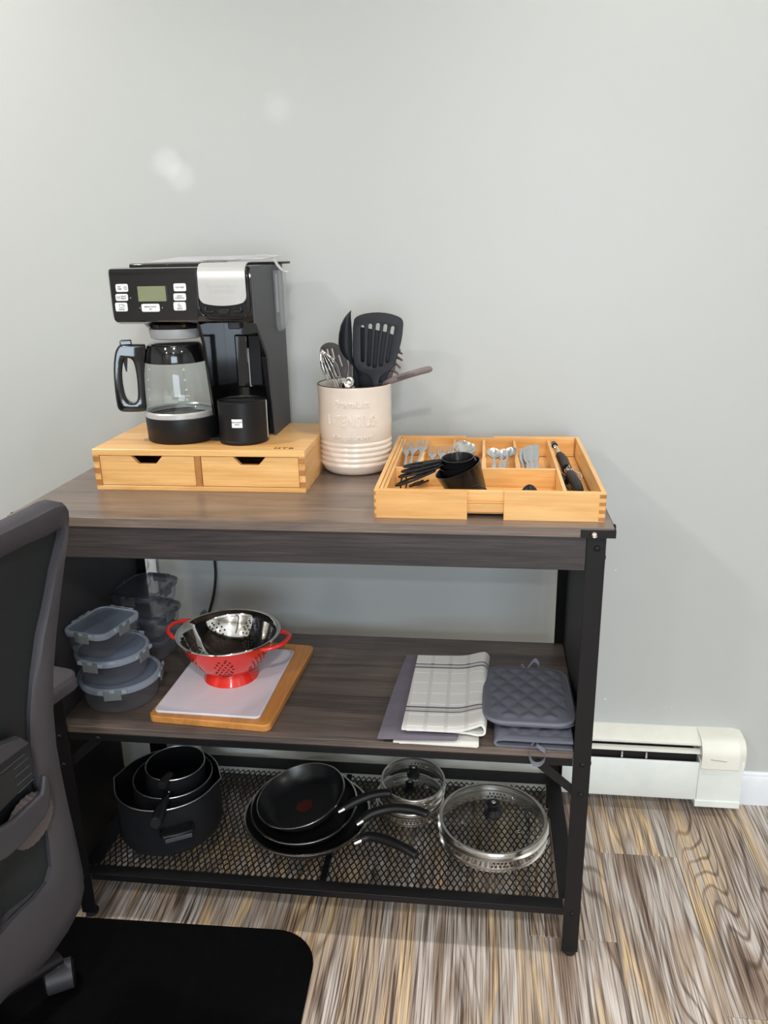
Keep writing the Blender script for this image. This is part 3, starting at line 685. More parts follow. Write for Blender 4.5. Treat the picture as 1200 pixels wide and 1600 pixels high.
bm = B(); prism(bm, [(-.0455, -.0002), (.0455, -.0002), (.0455, .0016), (-.0455, .0016)], .0015, frame_m((cxx, cyy-.004, z0+.0768), (1, 0, 0), (0, 0, 1))); obj('cup_rest_ridge', bm, 'black_gloss', t)
bm = B(); cyl(bm, (cxx+.0452, cyy+.002, z0+.004), (cxx+.0458, cyy+.002, z0+.077), .0012, n=8); obj('cup_rest_edge', bm, 'grey_plastic', t)
# sticker bent round the drum
def wrap(bm, c, r, a0, z):
    # local x becomes arc length, y height, z outwards; a0 measured from -y towards +x
    for v in bm.verts:
        a = a0+v.co.x/r; rr = r+v.co.z; v.co = Vector((c[0]+rr*math.sin(a), c[1]-rr*math.cos(a), z+v.co.y))
bm = B(); nseg = 8
vs = [[bm.verts.new((-.0098+.0196*i/nseg, y, .0003)) for i in range(nseg+1)] for y in (-.0078, .0078)]
for i in range(nseg): bm.faces.new((vs[0][i], vs[0][i+1], vs[1][i+1], vs[1][i]))
wrap(bm, (cxx, cyy), .0450, math.radians(2), z0+.0415); st = obj('sticker', bm, 'white_plastic', t); st['label'] = 'small white sticker'
bm = joinbm(text_bm('BREW BASKET', .0031, 0, Matrix.Translation((0, .0019, .0005)), offset=.00008), text_bm('INSIDE', .0031, 0, Matrix.Translation((0, -.0021, .0005)), offset=.00008)); wrap(bm, (cxx, cyy), .0450, math.radians(2), z0+.0415); obj('print', bm, 'ink', st, None)

# ---------------- carafe ----------------
t = thing('glass_carafe', 'empty glass coffee carafe with black handle on the hot plate', 'carafe', (CX, CY, z0+.043))
zc = z0+.0425
prof = [(.050, zc+.002), (.0585, zc+.006), (.0615, zc+.014), (.0625, zc+.030), (.0620, zc+.055), (.0600, zc+.080), (.0555, zc+.105), (.0500, zc+.124), (.0485, zc+.132)]
bm = B(); lathe(bm, [(0, zc+.002)]+prof, 56, (CX, CY, 0)); gb = obj('glass_body', bm, 'glass', t, 60)
bm = B(); lathe(bm, [(.0595, zc+.0005), (.0650, zc+.001), (.0655, zc+.012), (.0632, zc+.0145), (.0605, zc+.0115)], 56, (CX, CY, 0)); o = obj('base_band', bm, 'silver_plastic', t); o['label'] = 'light grey band round the foot'
bm = B(); lathe(bm, [(.0565, zc+.104), (.0570, zc+.106), (.0520, zc+.129), (.0500, zc+.1345), (.0485, zc+.132)], 56, (CX, CY, 0)); obj('collar', bm, 'black_gloss', t)
bm = B(); lathe(bm, [(0, zc+.1395), (.030, zc+.1395), (.046, zc+.138), (.0490, zc+.1355), (.0490, zc+.131), (0, zc+.131)], 48, (CX, CY, 0)); obj('lid', bm, 'black_gloss', t)
hd = Vector((-.92, -.39, 0)).normalized()
Hm = frame_m((CX, CY, zc), hd, (0, 0, 1))
oo = [(.052, .134), (.060, .138), (.094, .139), (.101, .135), (.1075, .123), (.1130, .095), (.1150, .060), (.1145, .030), (.1120, .021), (.1050, .0165), (.084, .0145), (.066, .0150), (.0620, .022), (.0615, .045), (.0600, .080), (.0560, .104)]
hh = [(.0770, .108), (.0850, .1145), (.0930, .111), (.0985, .088), (.0990, .060), (.0955, .040), (.0870, .031), (.0780, .035), (.0745, .055), (.0740, .085)]
o1 = [(p.x, p.y) for p in cspline([(x, y, 0) for x, y in oo], 3)]; h1 = [(p.x, p.y) for p in cspline([(x, y, 0) for x, y in hh], 3)]
bm = curve_plate([o1, h1], .0095, Hm, .0035, 2); obj('handle', bm, 'black_gloss', t, 60)
bm = B(); box(bm, .076, .097, .1375, .147, -.008, .008, Hm); obj('thumb_lever', bm, 'black_gloss', t, bevel=.002)
bm = B(); prism(bm, [(.086, .115), (.096, .115), (.092, .090), (.090, .088)], .004, Hm @ Matrix.Translation((0, 0, -.002))); obj('lever_tongue', bm, 'black_matte', t)
bm = B()
for k, (s_, z_) in enumerate((('10', .112), ('8', .094), ('6', .076), ('4', .058), ('2', .040))):
    for a0 in (33, -38):
        q = text_bm('-'+s_+'-', .0062, 0, None); rr = .0626 if z_ < .07 else .0626-(z_-.07)*.23
        wrap(q, (CX, CY), rr+.0004, math.radians(a0), zc+z_); bm = joinbm(bm, q)
obj('scale_marks', bm, 'white_ink', gb, None); bm = B()
for dx in (-.0065, .0065):
    q = text_bm('!', .0045, 0, Matrix.Translation((dx, .0535, 0))); 
    tube(q, [(dx-.0048, .0505, 0), (dx+.0048, .0505, 0), (dx, .0590, 0)], .0003, 4, True); wrap(q, (CX, CY), .0628, math.radians(-2+8), zc); bm = joinbm(bm, q)
for i, s_ in enumerate(('WARNING: TO AVOID BREAKAGE', 'OR INJURY:', 'DO NOT HEAT EMPTY', 'DO NOT SCRAPE')):
    q = text_bm(s_, .0030, 0, Matrix.Translation((-.011, .047-.0035*i, 0)), align='LEFT'); wrap(q, (CX, CY), .0630, math.radians(6), zc); bm = joinbm(bm, q)
obj('warning_print', bm, 'white_ink', gb, None)

# ---------------- papers on the coffee maker ----------------
t = thing('instruction_leaflet', 'white folded leaflet lying on top of the coffee maker', 'leaflet', (-.22, .31, 1.262))
def sheet(name, x0, x1, y0, y1, zf, mt='paper', th=.0006, n=18, m_=4, par=t, sk=0):
    bm = B(); rows = []
    for j in range(m_+1): rows.append([(x0+(x1-x0)*i/n+sk*j/m_, y0+(y1-y0)*j/m_, zf(i/n, j/m_)) for i in range(n+1)])
    loft(bm, rows, closed=False); bmesh.ops.solidify(bm, geom=bm.faces, thickness=th); return obj(name, bm, mt, par, 60)
sheet('page', -.325, -.205, .240, .355, lambda u_, v_: 1.2612+.0068*v_+.0006*math.sin(3*u_), sk=.02)
sheet('page', -.312, -.150, .262, .375, lambda u_, v_: 1.2622+.0076*v_+.0008*math.sin(5*u_), sk=.015)
sheet('page', -.215, -.100, .255, .385, lambda u_, v_: 1.2634+.0066*v_+.0005*u_, sk=.01)
# curled plastic film strip at the right end
t = thing('film_strip', 'curled strip of clear white film hanging off the right top edge of the coffee maker', 'film', (-.095, .34, 1.262))
pts = spline([(-.135, .34, 1.2695), (-.110, .335, 1.2690), (-.098, .33, 1.2635), (-.090, .325, 1.2520), (-.080, .32, 1.2430), (-.068, .315, 1.2390)], 6)
bm = B(); loft(bm, [[(p.x, p.y-.004-.004*i/len(pts), p.z) for i, p in enumerate(pts)], [(p.x+.002, p.y+.006, p.z+.0015) for p in pts]], closed=False); bmesh.ops.solidify(bm, geom=bm.faces, thickness=.0004); obj('strip', bm, 'paper', t, 60)

# ---------------- utensil crock ----------------
KX, KY, KR = .0470, .3360, .0715
t = thing('utensil_crock', 'cream ceramic utensil crock with raised lettering and ribbed foot', 'crock', (KX, KY, H))
pr = [(0, H), (.050, H), (.0585, H+.0015), (.0640, H+.006), (.0680, H+.013)]
for k in range(5):
    zz = H+.017+k*.0102
    pr += [(.0692, zz-.0008), (.0712, zz+.0022), (.0715, zz+.0042), (.0707, zz+.0068), (.0692, zz+.0086)]
pr += [(.0712, H+.070), (.0716, H+.10), (.0712, H+.14), (.0718, H+.166), (.0724, H+.1700), (.0722, H+.1718)]
bm = B(); lathe(bm, pr, 72, (KX, KY, 0)); obj('body', bm, 'ceramic', t, 60)
bm = B(); lathe(bm, [(.0722, H+.1718), (.0714, H+.1730), (.0698, H+.1730), (.0688, H+.1715)], 72, (KX, KY, 0)); o = obj('rim', bm, 'ceramic_rim', t, 60); o['label'] = 'dark brown rim'
bm = B(); lathe(bm, [(.0688, H+.1715), (.0670, H+.165), (.0665, H+.02), (.060, H+.008), (0, H+.006)], 72, (KX, KY, 0)); obj('inner_wall', bm, 'ceramic_in', t, 60)
a0 = math.radians(1)
def relief(s_, size, z, shear=0, sx=1, bev=.0006, off=0, space=1):
    bm = text_bm(s_, size, .0009, None, shear=shear, bev=bev, sx=sx, res=3, offset=off, space=space); wrap(bm, (KX, KY), .0716, a0, z); obj('raised_lettering', bm, 'ceramic', t, 60)
relief('Premium', .0200, 1.0015, .35, 1.0, .0005)
relief('UTENSILS', .0295, .9690, 0, .70, .0006, .0004, 1.12)
relief('Vintage forever', .0135, .9385, .35, .92, .0004)
for s in (-1, 1):
    for k in range(3):
        w_ = (.0058, .0085, .0058)[k]; bm = B(); x = s*.0465
        vs = box(bm, x, x+s*w_, -.0008, .0008, 0, .0009); wrap(bm, (KX, KY), .0714, a0, .9640+(.0048*(1-k))); obj('raised_dash', bm, 'ceramic', t, 60)

# ---------------- utensils in the crock ----------------
def P(px, py, y): return at(px, py, 'y', y)
def z7(pts): return [(480+x/5.714, 470+y/5.714) for x, y in pts]
def facing(y, tilt=0):
    # a frame whose local xy lies in a plane at depth y, leaning back by tilt
    return y
def flat_px(name, out, holes, y, th, mt, par, dy=0, bev=.001, ctr=(590, 560)):
    # outline measured in the photograph, laid on an upright plane that leans by dy per metre
    nrm = Vector((0, -1, dy)).normalized(); P0 = P(ctr[0], ctr[1], y); ax = Vector((1, 0, 0)); m_ = frame_m(P0, ax, Vector((0, dy, 1)))
    inv = m_.inverted()
    def cv(q): return [(v.x, v.y) for v in [inv @ atp(x, z, P0, nrm) for x, z in q]]
    return obj(name, curve_plate([cv(out)]+[cv(h) for h in holes], th/2, m_, bev, 2), mt, par, 50)
def rod(name, pts, r, mt, par, n=10, fl=1.0, up=None): bm = B(); tube(bm, spline(pts, 5), r, n, fl=fl, up=up); return obj(name, bm, mt, par, 60)
def hole(x, y0, y1, w_, sl=0, n=5):
    o = []
    for i in range(n+1): a = PI+PI*i/n; o.append((x+w_/2*math.cos(a), y0+w_/2+w_/2*math.sin(a)))
    for i in range(n+1): a = PI*i/n; o.append((x+sl+w_/2*math.cos(a), y1-w_/2+w_/2*math.sin(a)))
    return o
base = Vector((KX, KY, H+.012))
t = thing('slotted_turner', 'large black slotted turner standing foremost in the crock', 'utensil', (KX+.01, KY, H+.01))
out = z7([(420, 165), (440, 143), (470, 128), (520, 113), (580, 105), (640, 103), (700, 108), (760, 120), (810, 138), (840, 155), (855, 180), (858, 210), (850, 300), (838, 370), (820, 440), (803, 505), (785, 560), (765, 595), (740, 620), (710, 642), (680, 660), (655, 680), (643, 705), (640, 740), (640, 790), (585, 790), (582, 730), (572, 692), (550, 668), (520, 650), (485, 637), (455, 622), (430, 590), (415, 540), (408, 480), (405, 400), (407, 300), (411, 220)])
hl = [z7(hole(x, a, b, w_, sl)) for x, a, b, w_, sl in ((494, 216, 548, 30, 2), (564, 203, 586, 34, -13), (632, 197, 600, 36, -31), (699, 207, 588, 34, -44), (764, 225, 556, 32, -50))]
flat_px('head', out, hl, .315, .0024, 'nylon_black', t, .12)
p = P(592, 606, .318); rod('handle', [P(592, 598, .316), p, Vector((KX+.012, KY+.005, 1.0)), Vector((KX-.005, KY+.02, H+.02))], .0055, 'nylon_black', t, fl=.7)
t = thing('solid_spatula', 'broad black spatula standing behind the slotted turner in the crock', 'utensil', (KX+.01, KY+.02, H+.01))
out = [(551.5, 512), (560, 510), (585, 515), (605, 519), (619, 525), (621, 540), (617, 560), (611, 577), (604, 590), (598, 600), (596, 608), (556, 608), (552, 600), (551, 570)]
flat_px('head', out, [], .338, .003, 'nylon_black', t, .05)
rod('handle', [P(576, 604, .338), Vector((KX+.01, KY+.025, .97)), Vector((KX+.012, KY+.035, H+.012))], .0055, 'nylon_black', t)
t = thing('solid_spoon', 'tall black solid spoon seen edge on left of the turner', 'utensil', (KX, KY, H+.01))
# bowl: cross sections along its length
secs = []
for px, py, wl, k in ((548.6, 485, .4, 0), (545.8, 490, 2.6, .5), (543.2, 497, 5.6, 1), (541, 508, 8.6, 1), (540, 522, 10.6, 1), (539.8, 536, 11.2, 1), (541, 548, 10, 1), (544, 557, 7, 1), (548, 564, 3.4, .6), (552, 571, 1.8, .4), (556.5, 580, 1.6, .4), (558.5, 592, 1.7, .4), (559.5, 607, 1.8, .4)):
    a = P(px-wl, py, .325); b_ = P(px+wl*.95, py, .318); ring = []
    m_ = (a+b_)/2; hw = (b_-a)/2
    for i in range(14):
        q = 2*PI*i/14; d = Vector((0, 1, 0))
        dep = .0012+.0009*k if True else 0
        bow = .012*k*(1-math.cos(q)**2) if k == 1 else .003*k
        ring.append(m_+hw*math.cos(q)+d*(math.sin(q)*dep-(.010*k*(1-abs(math.cos(q))**1.7))))
    secs.append(ring)
bm = B(); loft(bm, secs); obj('bowl', bm, 'nylon_black', t, 60)
rod('handle', [P(559.3, 602, .3215), P(559.8, 612, .325), Vector((KX+.005, KY, .97)), Vector((KX+.02, KY+.01, H+.012))], .0042, 'nylon_black', t)
t = thing('slotted_spoon', 'dark brown slotted spoon behind the wire whisk', 'utensil', (KX-.01, KY, H+.01))
out = [(p.x, p.y) for p in cspline([(x, y, 0) for x, y in z7([(205, 372), (255, 382), (300, 415), (330, 460), (352, 520), (364, 590), (358, 650), (345, 700), (338, 740), (335, 790), (290, 790), (283, 740), (262, 700), (225, 660), (185, 610), (150, 550), (122, 495), (113, 445), (130, 405), (165, 380)])], 3)]
hl = [z7([(x+dx, y+dy) for x, y in hole(0, 0, ln, 17, sl)]) for dx, dy, ln, sl in ((180, 428, 75, 14), (222, 422, 102, 20), (283, 480, 108, 28), (143, 553, 105, 22), (196, 590, 100, 22), (228, 568, 100, 22))]
flat_px('head', out, hl, .322, .0022, 'nylon_brown', t, .1)
rod('handle', [P(535, 600, .323), P(536.5, 612, .325), Vector((KX, KY-.01, .97)), Vector((KX+.02, KY-.02, H+.012))], .005, 'nylon_brown', t)
t = thing('wire_whisk', 'steel wire whisk leaning left in the crock', 'whisk', (KX-.01, KY-.02, H+.01))
top = P(503, 549, .300); bot = P(533, 622, .312); ax = (bot-top); ln = ax.length; ax.normalize(); sd = Vector((0, 1, 0)).cross(ax).normalized(); fd = ax.cross(sd)
for k in range(7):
    a = PI*k/7; w2 = sd*math.cos(a)+fd*math.sin(a); pts = []
    prof_ = [(0, 1.03), (.004, .98), (.0078, .90), (.0128, .78), (.0150, .62), (.0140, .45), (.0108, .30), (.006, .14), (.0025, 0)]
    q = [(-r, z) for r, z in prof_[::-1]]+[(r, z) for r, z in prof_[1:]]
    off = fd*(.0012*(k-3)*.3)
    bm = B(); tube(bm, spline([bot-ax*(ln*z)+w2*r*1.0+off+sd*(-.002*math.sin(z*PI)) for r, z in q], 5), .00075, 6, ); obj('wire', bm, 'chrome', t, 60)
rod('handle', [bot-ax*.004, bot+ax*.04, bot+ax*.085], .0052, 'steel', t)
t = thing('pasta_server', 'taupe pasta server whose prongs stick out right of the turner', 'utensil', (KX+.03, KY+.03, H+.01))
bm = B(); tube(bm, spline([P(603, 545, .352), P(608, 560, .352), P(604, 585, .354), P(596, 605, .356)], 5), [(.004, .012)]*4+[(.004, .014)]*5+[(.0035, .012)]*4+[(.003, .007)]*3, 12, up=(0, 1, 0)); obj('head', bm, 'taupe', t, 60)
for a, m2, b_ in (((612, 549), (621, 549), (628.5, 553)), ((612, 556), (622, 559), (628.5, 563)), ((610, 567), (619, 569), (625.5, 575)), ((604, 577), (614, 579), (622, 584)), ((608, 545), (620, 543), (625, 548))):
    bm = B(); tube(bm, spline([P(*a, .350), P(*m2, .346), P(*b_, .338)], 5), [(.0036-.0014*i/10, .0018) for i in range(11)], 8, up=(0, 0, 1)); obj('prong', bm, 'taupe', t, 60)
rod('handle', [P(597, 602, .356), Vector((KX+.02, KY+.03, .97)), Vector((KX, KY+.04, H+.012))], .0050, 'taupe', t)
t = thing('grooved_spatula', 'taupe utensil handle with grooves leaning out of the crock to the right', 'utensil', (KX+.02, KY, H+.01))
p0, p1 = P(606, 597, .330), P(674, 576.5, .318)
pts = [Vector((KX+.0, KY+.0, H+.02)), Vector((KX+.028, KY-.004, .985)), P(598, 605, .331), p0, P(630, 588.5, .325), P(655, 580.8, .320), P(668, 577.5, .318), P(675.5, 576, .317)]
bm = B(); sp = spline(pts, 5); n = len(sp); rr = []
for i in range(n):
    u_ = i/(n-1); a = .0060 if u_ < .35 else .0062; a = a if u_ < .84 else a*math.sqrt(max(.03, 1-((u_-.84)/.163)**2)); rr.append((a, .0035 if u_ < .97 else .002))
tube(bm, sp, rr, 14, up=(0, 0, 1)); hnd = obj('handle', bm, 'taupe', t, 60)
d = (p1-p0).normalized(); upv = Vector((0, -1, 0)); sdv = d.cross(upv).normalized()
for k in (-1, 0, 1):
    a = p0+d*.020+sdv*(.0022*k)+upv*.0042+Vector((0, 0, .0012)); b_ = a+d*.036
    bm = B(); tube(bm, [a, b_], .0005, 6); obj('groove', bm, 'nylon_brown', hnd)
t = thing('steel_ladle', 'small steel ladle bowl showing at the crock rim between the spoons', 'utensil', (KX, KY-.02, H+.01))
c = P(546.5, 598, .300)
bm = B(); lathe(bm, [(0, -.010), (.0075, -.007), (.0105, -.001), (.0112, .003), (.0104, .003), (.0095, 0), (0, -.008)], 24, sx=1, sy=1, mtx=Matrix.Translation(c) @ Matrix.Rotation(math.radians(62), 4, 'X') @ Matrix.Rotation(math.radians(-20), 4, 'Y')); obj('bowl', bm, 'steel', t, 60)
rod('handle', [c+Vector((.002, .002, -.009)), Vector((KX-.004, KY-.03, .97)), Vector((KX+.01, KY-.03, H+.012))], .0022, 'steel', t)
t = thing('spare_handle', 'grey utensil handle standing between the tall spoon and the slotted spoon', 'utensil', (KX-.005, KY+.03, H+.01))
rod('handle', [P(547.5, 566, .352), P(547.5, 585, .352), P(548, 606, .352), Vector((KX+.0, KY+.03, H+.012))], .0042, 'taupe', t, fl=.7)

# ---------------- expandable bamboo cutlery tray ----------------
TX0, TX1, TY0, TY1 = .1225, .4885, .0270, .4250; TZ = .9085
t = thing('cutlery_tray', 'expandable bamboo cutlery tray with compartments at the right end of the table', 'tray', ((TX0+TX1)/2, .22, H)); 
def tb(name, x0, x1, y0, y1, z0_, z1_, mt, lab=None, par=t, bv=.0005):
    bm = B(); box(bm, x0, x1, y0, y1, z0_, z1_); o = obj(name, bm, mt, par, None, bv, 1)
    if lab: o['label'] = lab
    return o
fx1, fx2 = .2725, .3305
tb('front_board', TX0, fx1, TY0, TY0+.0075, H, TZ, 'bamboo_x'); tb('front_board', fx2, TX1, TY0, TY0+.0075, H, TZ, 'bamboo_x')
tb('front_board', TX0+.01, TX1-.01, TY0+.0080, TY0+.0145, .8895, TZ-.0015, 'bamboo_x'); tb('front_lip', TX0+.01, TX1-.01, TY0+.0060, TY0+.0150, .8865, .8893, 'bamboo_x')
tb('inner_board', TX0+.01, TX1-.01, TY0+.0085, TY0+.0145, .8705, .8863, 'bamboo_x')
tb('back_board', TX0, .262, TY1-.0075, TY1, H, TZ, 'bamboo_x'); tb('back_board', .318, TX1, TY1-.0075, TY1, H, TZ, 'bamboo_x'); tb('back_board', TX0+.01, TX1-.01, TY1-.0145, TY1-.008, .8705, TZ-.0015, 'bamboo_x')
tb('side_board', TX0, TX0+.0070, TY0+.0077, TY1-.0077, H, TZ, 'bamboo_y'); tb('side_board', TX1-.0070, TX1, TY0+.0077, TY1-.0077, H, TZ, 'bamboo_y')
tb('inner_side_board', TX0+.0075, TX0+.0130, TY0+.015, TY1-.015, .8705, TZ-.0020, 'bamboo_y')
tb('inner_side_board', TX0+.0133, TX0+.0185, TY0+.015, TY1-.015, .8705, TZ-.0035, 'bamboo_y')
for k in range(4):
    for xa, xb in ((TX1-.0102, TX1+.0002), (TX0-.0002, TX0+.0030)):
        bm = B(); box(bm, xa, xb, TY0-.0003, TY0+.0005, H+.0015+k*.0125, H+.0075+k*.0125); obj('finger_joint', bm, 'bamboo_end', t, None)
tb('floor_panel', TX0+.008, fx1, TY0+.015, TY1-.015, .8640, .8700, 'bamboo_x'); tb('floor_panel', fx1, fx2, TY0+.015, TY1-.015, .8660, .8700, 'bamboo_x'); tb('floor_panel', fx2, TX1-.008, TY0+.015, TY1-.015, .8640, .8700, 'bamboo_x')
ix0 = TX0+.0188; fullx = .4240; cy0, cy1 = .1835, .1895
tb('long_divider', fullx, fullx+.0060, TY0+.0148, TY1-.0148, .8702, TZ-.0035, 'bamboo_y')
tb('cross_divider', ix0, fullx-.0003, cy0, cy1, .8702, TZ-.0045, 'bamboo_x')
divs = [.1835, .2400, .2985, .3590]
for x in divs: tb('divider', x-.0028, x+.0028, cy1+.0003, TY1-.0148, .8702, TZ-.0045, 'bamboo_y'); 
for x in divs: tb('divider_cap', x-.0040, x+.0040, cy1+.0003, cy1+.070, TZ-.0150, TZ-.0046, 'bamboo_y')
# cutlery: local frame lies along +y, handle at y=0, head at the far end
def fork_at(loc, rz, tilt, L_=.150, lab='', grp='dinner forks', k=1.):
    tt = thing('fork', lab, 'fork', (0, 0, 0), grp); z_ = 0
    cu = [(-.0060, .000), (-.0052, .03), (-.0030, .075), (-.0022, .095), (-.0050, .104), (-.0095*k, .110), (-.0100*k, .118), (-.0100*k, .150), (-.0090*k, .152), (-.0082*k, .150), (-.0078*k, .122)]
    for a in (-1, 0, 1): pass
    out = [(-.0060, 0), (-.0050, .035), (-.0028, .075), (-.0024, .092), (-.0055, .102), (-.0100, .109), (-.0106, .116), (-.0103, .145), (-.0094, .150), (-.0086, .145), (-.0078, .119), (-.0056, .117), (-.0050, .145), (-.0041, .150), (-.0032, .145), (-.0026, .117), (-.0006, .117)]
    poly = out+[(-x, y) for x, y in out[::-1]]
    bm = curve_plate([[(x*k, y*L_/.15) for x, y in poly]], .0007, Matrix(), .0004, 1)
    for v in bm.verts:
        y = v.co.y/L_; v.co.z += .010*max(0, (y-.62))**1.4 if y > .62 else 0; v.co.z += .004*math.sin(min(1, y/.7)*PI)*.6
    obj('blade', bm, 'steel_soft', tt, 50); tt.location = loc; tt.rotation_euler = (tilt, 0, rz); return tt
def spoon_at(loc, rz, tilt, L_=.145, bw=.0175, bl=.027, lab='', grp='', roll=0, mt='steel'):
    tt = thing('spoon', lab, 'spoon', (0, 0, 0), grp); secs = []
    for u_ in [i/22 for i in range(23)]:
        y = u_*L_; hb = L_-2*bl
        if y < hb: w_ = .0058-.0034*min(1, y/(hb*.8)); dz = 0; th = .0009
        else:
            s_ = (y-hb-bl)/bl; w_ = max(.0022 if s_ < 0 else .0004, bw*math.sqrt(max(0, 1-s_*s_))*(1-.08*s_)); dz = 0; th = .0007
        cup = .0075*max(0, 1-((y-hb-bl)/bl)**2) if y > hb else 0
        zc_ = .004*math.sin(min(1, y/hb)*PI)
        top = []; bt = []
        for i in range(9):
            q = -1+2*i/8; x = w_*q; z = zc_-cup*(1-q*q); top.append((x, y, z+th)); bt.append((x, y, z-th))
        secs.append(top+bt[::-1])
    bm = B(); loft(bm, secs); obj('bowl_and_handle', bm, mt, tt, 60); tt.location = loc; tt.rotation_euler = (tilt, roll, rz); return tt
def knife_at(loc, rz, tilt, roll, lab, grp):
    tt = thing('butter_knife', lab, 'knife', (0, 0, 0), grp)
    bm = curve_plate([[(-.0050, 0), (-.0044, .04), (-.0040, .060), (-.0070, .066), (-.0095, .080), (-.0100, .098), (-.0085, .116), (-.0040, .127), (.0020, .127), (.0060, .118), (.0058, .074), (.0036, .060), (.0044, .04), (.0050, 0)]], .0009, Matrix(), .0006, 1)
    obj('blade', bm, 'steel_soft', tt, 50); tt.location = loc; tt.rotation_euler = (tilt, roll, rz); return tt
fz = .8722; g1 = 'forks in the left tray compartment'; g2 = 'forks in the second tray compartment'
for px, rz, dz, lab in ((641, .03, 0, 'dinner fork leftmost in the tray compartment nearest the crock'), (647, -.02, .0030, 'dinner fork in the middle of the compartment nearest the crock'), (655, -.09, .0060, 'dinner fork rightmost in the compartment nearest the crock')):
    c = at(px, 708, 'z', .900); fork_at((c.x-.004, .2050, fz+dz), rz, .255, .152, lab, g1, .84)
for px, rz, dz, lab in ((682, .04, 0, 'small fork leftmost in the second tray compartment from the crock'), (689.5, -.04, .0026, 'small fork in the middle of the second tray compartment from the crock'), (698, -.12, .0052, 'small fork rightmost in the second tray compartment from the crock')):
    c = at(px, 712, 'z', .898); fork_at((c.x-.004, .1980, fz+dz), rz, .225, .144, lab, g2, .78)
for px, rz, dz, lab in ((731, .0, 0, 'large steel tablespoon lying undermost in the middle tray compartment'), (729, .05, .0040, 'large steel tablespoon on top in the middle tray compartment')):
    c = at(px, 700, 'z', .900); spoon_at((c.x, .1980, fz+.003+dz), rz, .235, .158, .0170, .027, lab, 'tablespoons in the middle tray compartment')
for px, rz, roll, dz, lab in ((770.5, .03, .15, .004, 'round steel teaspoon at the left of the fourth tray compartment'), (778, -.12, -.1, .002, 'steel teaspoon lying in the middle of the fourth tray compartment'), (783, -.22, -.2, .0065, 'steel teaspoon fanned out to the right in the fourth tray compartment')):
    c = at(px, 726, 'z', .884); spoon_at((c.x, .2030, fz+.004+dz), rz, .26, .116, .0138, .0195, lab, 'teaspoons in the fourth tray compartment', roll, 'steel_soft')
for px, rz, roll, dz, lab in ((815, .04, .35, .002, 'butter knife leftmost in the fifth tray compartment'), (823, .0, .1, .005, 'butter knife second from left in the fifth tray compartment'), (828, -.04, -.1, .0075, 'butter knife third from left in the fifth tray compartment'), (834, -.10, -.25, .010, 'butter knife rightmost in the fifth tray compartment')):
    c = at(px, 726, 'z', .884); knife_at((c.x, .2030, fz+.003+dz), rz, .24, roll, lab, 'butter knives in the fifth tray compartment')

# measuring cups nested on a ring, tilted towards the front compartment's left
def cup_set():
    names = ['largest black measuring cup, outermost of the nest in the cutlery tray', 'second largest black measuring cup inside the nest', 'third black measuring cup inside the nest', 'smallest black measuring cup, topmost of the nest']
    base = Vector((.2740, .108, .8790))
    for k in range(4):
        r = (.0390, .0310, .0285, .0262)[k]; h = (.0520, .038, .030, .0240)[k]; off = ((0, 0, 0), (-.0110, .001, .0165), (-.0150, .002, .0290), (-.0180, .003, .0400))[k]
        tt = thing('measuring_cup', names[k], 'measuring cup', tuple(base), 'nested black measuring cups')
        mx = Matrix.Translation(base+Vector(off)) @ Matrix.Rotation(math.radians((-22, -13, -8, -4)[k]), 4, 'Y') @ Matrix.Rotation(math.radians(5), 4, 'X')
        rb = r*.80
        bm = B(); lathe(bm, [(0, 0), (rb-.003, 0), (rb, .002), (r, h-.002), (r+.0012, h), (r-.0006, h), (r-.0016, h-.002), (rb-.0014, .0032), (0, .003)], 40, mtx=mx); obj('bowl', bm, 'cup_black', tt, 50)
        hd = Vector((-.97, -.24, 0)).normalized(); sdv = Vector((-hd.y, hd.x, 0)); Lh = (.066, .068, .066, .064)[k]
        A0 = mx @ Vector((0, 0, h-.004)); A0 = A0+hd*(r+.001); dn = Vector((0, 0, (-.34, -.20, -.16, -.12)[k]))
        loop = []
        for i in range(20):
            a = 2*PI*i/20; q = Lh/2+Lh/2*math.cos(a); loop.append(A0+(hd+dn)*q+sdv*(.0062*math.sin(a)*(1.25 if math.cos(a) > 0 else 1)))
        bm = B(); tube(bm, loop, .0021, 8, True); ho = obj('handle', bm, 'black_matte', tt, 60)
        bm = B(); box(bm, 0, .0165, -.0042, .0042, -.001, .0012, frame_m(A0+(hd+dn)*.016, hd+dn, sdv)); obj('size_plate', bm, 'black_matte', ho, None, .0006, 1)
cup_set()
c = at(641, 740, 'z', .905)
bm = B(); pts = []
for i in range(24): a = 2*PI*i/24; pts.append(Vector((.1640+.004*math.cos(a), .098+.013*math.cos(a), .8985+.014*math.sin(a))))
tube(bm, pts, .0014, 8, True); tag(obj('holding_ring', bm, 'black_matte'), 'small black ring through the handle ends of the measuring cups', 'ring')
# measuring spoons lying under the cups
for k, (a, b_, lab) in enumerate((((640, 760), (684, 743), 'black measuring spoon handle nearest the front under the cups'), ((650, 758), (690, 738), 'black measuring spoon handle behind another under the cups'))):
    p0, p1 = at(*a, 'z', .8755+.003*k), at(*b_, 'z', .8810+.003*k); tt = thing('measuring_spoon', lab, 'measuring spoon', tuple(p0), 'black measuring spoons under the cups')
    d = (p1-p0); sdv = Vector((-d.y, d.x, 0)).normalized(); lp = []
    for i in range(20): q = 2*PI*i/20; lp.append(p0+d*(.5-.5*math.cos(q))+sdv*(.0045*math.sin(q)))
    bm = B(); tube(bm, lp, .0018, 8, True); obj('handle', bm, 'black_matte', tt, 60)
    bm = B(); lathe(bm, [(0, -.007), (.009, -.005), (.0125, .003), (.0115, .003), (.008, -.003), (0, -.005)], 24, tuple(p1+d.normalized()*.010)); obj('bowl', bm, 'black_matte', tt, 60)
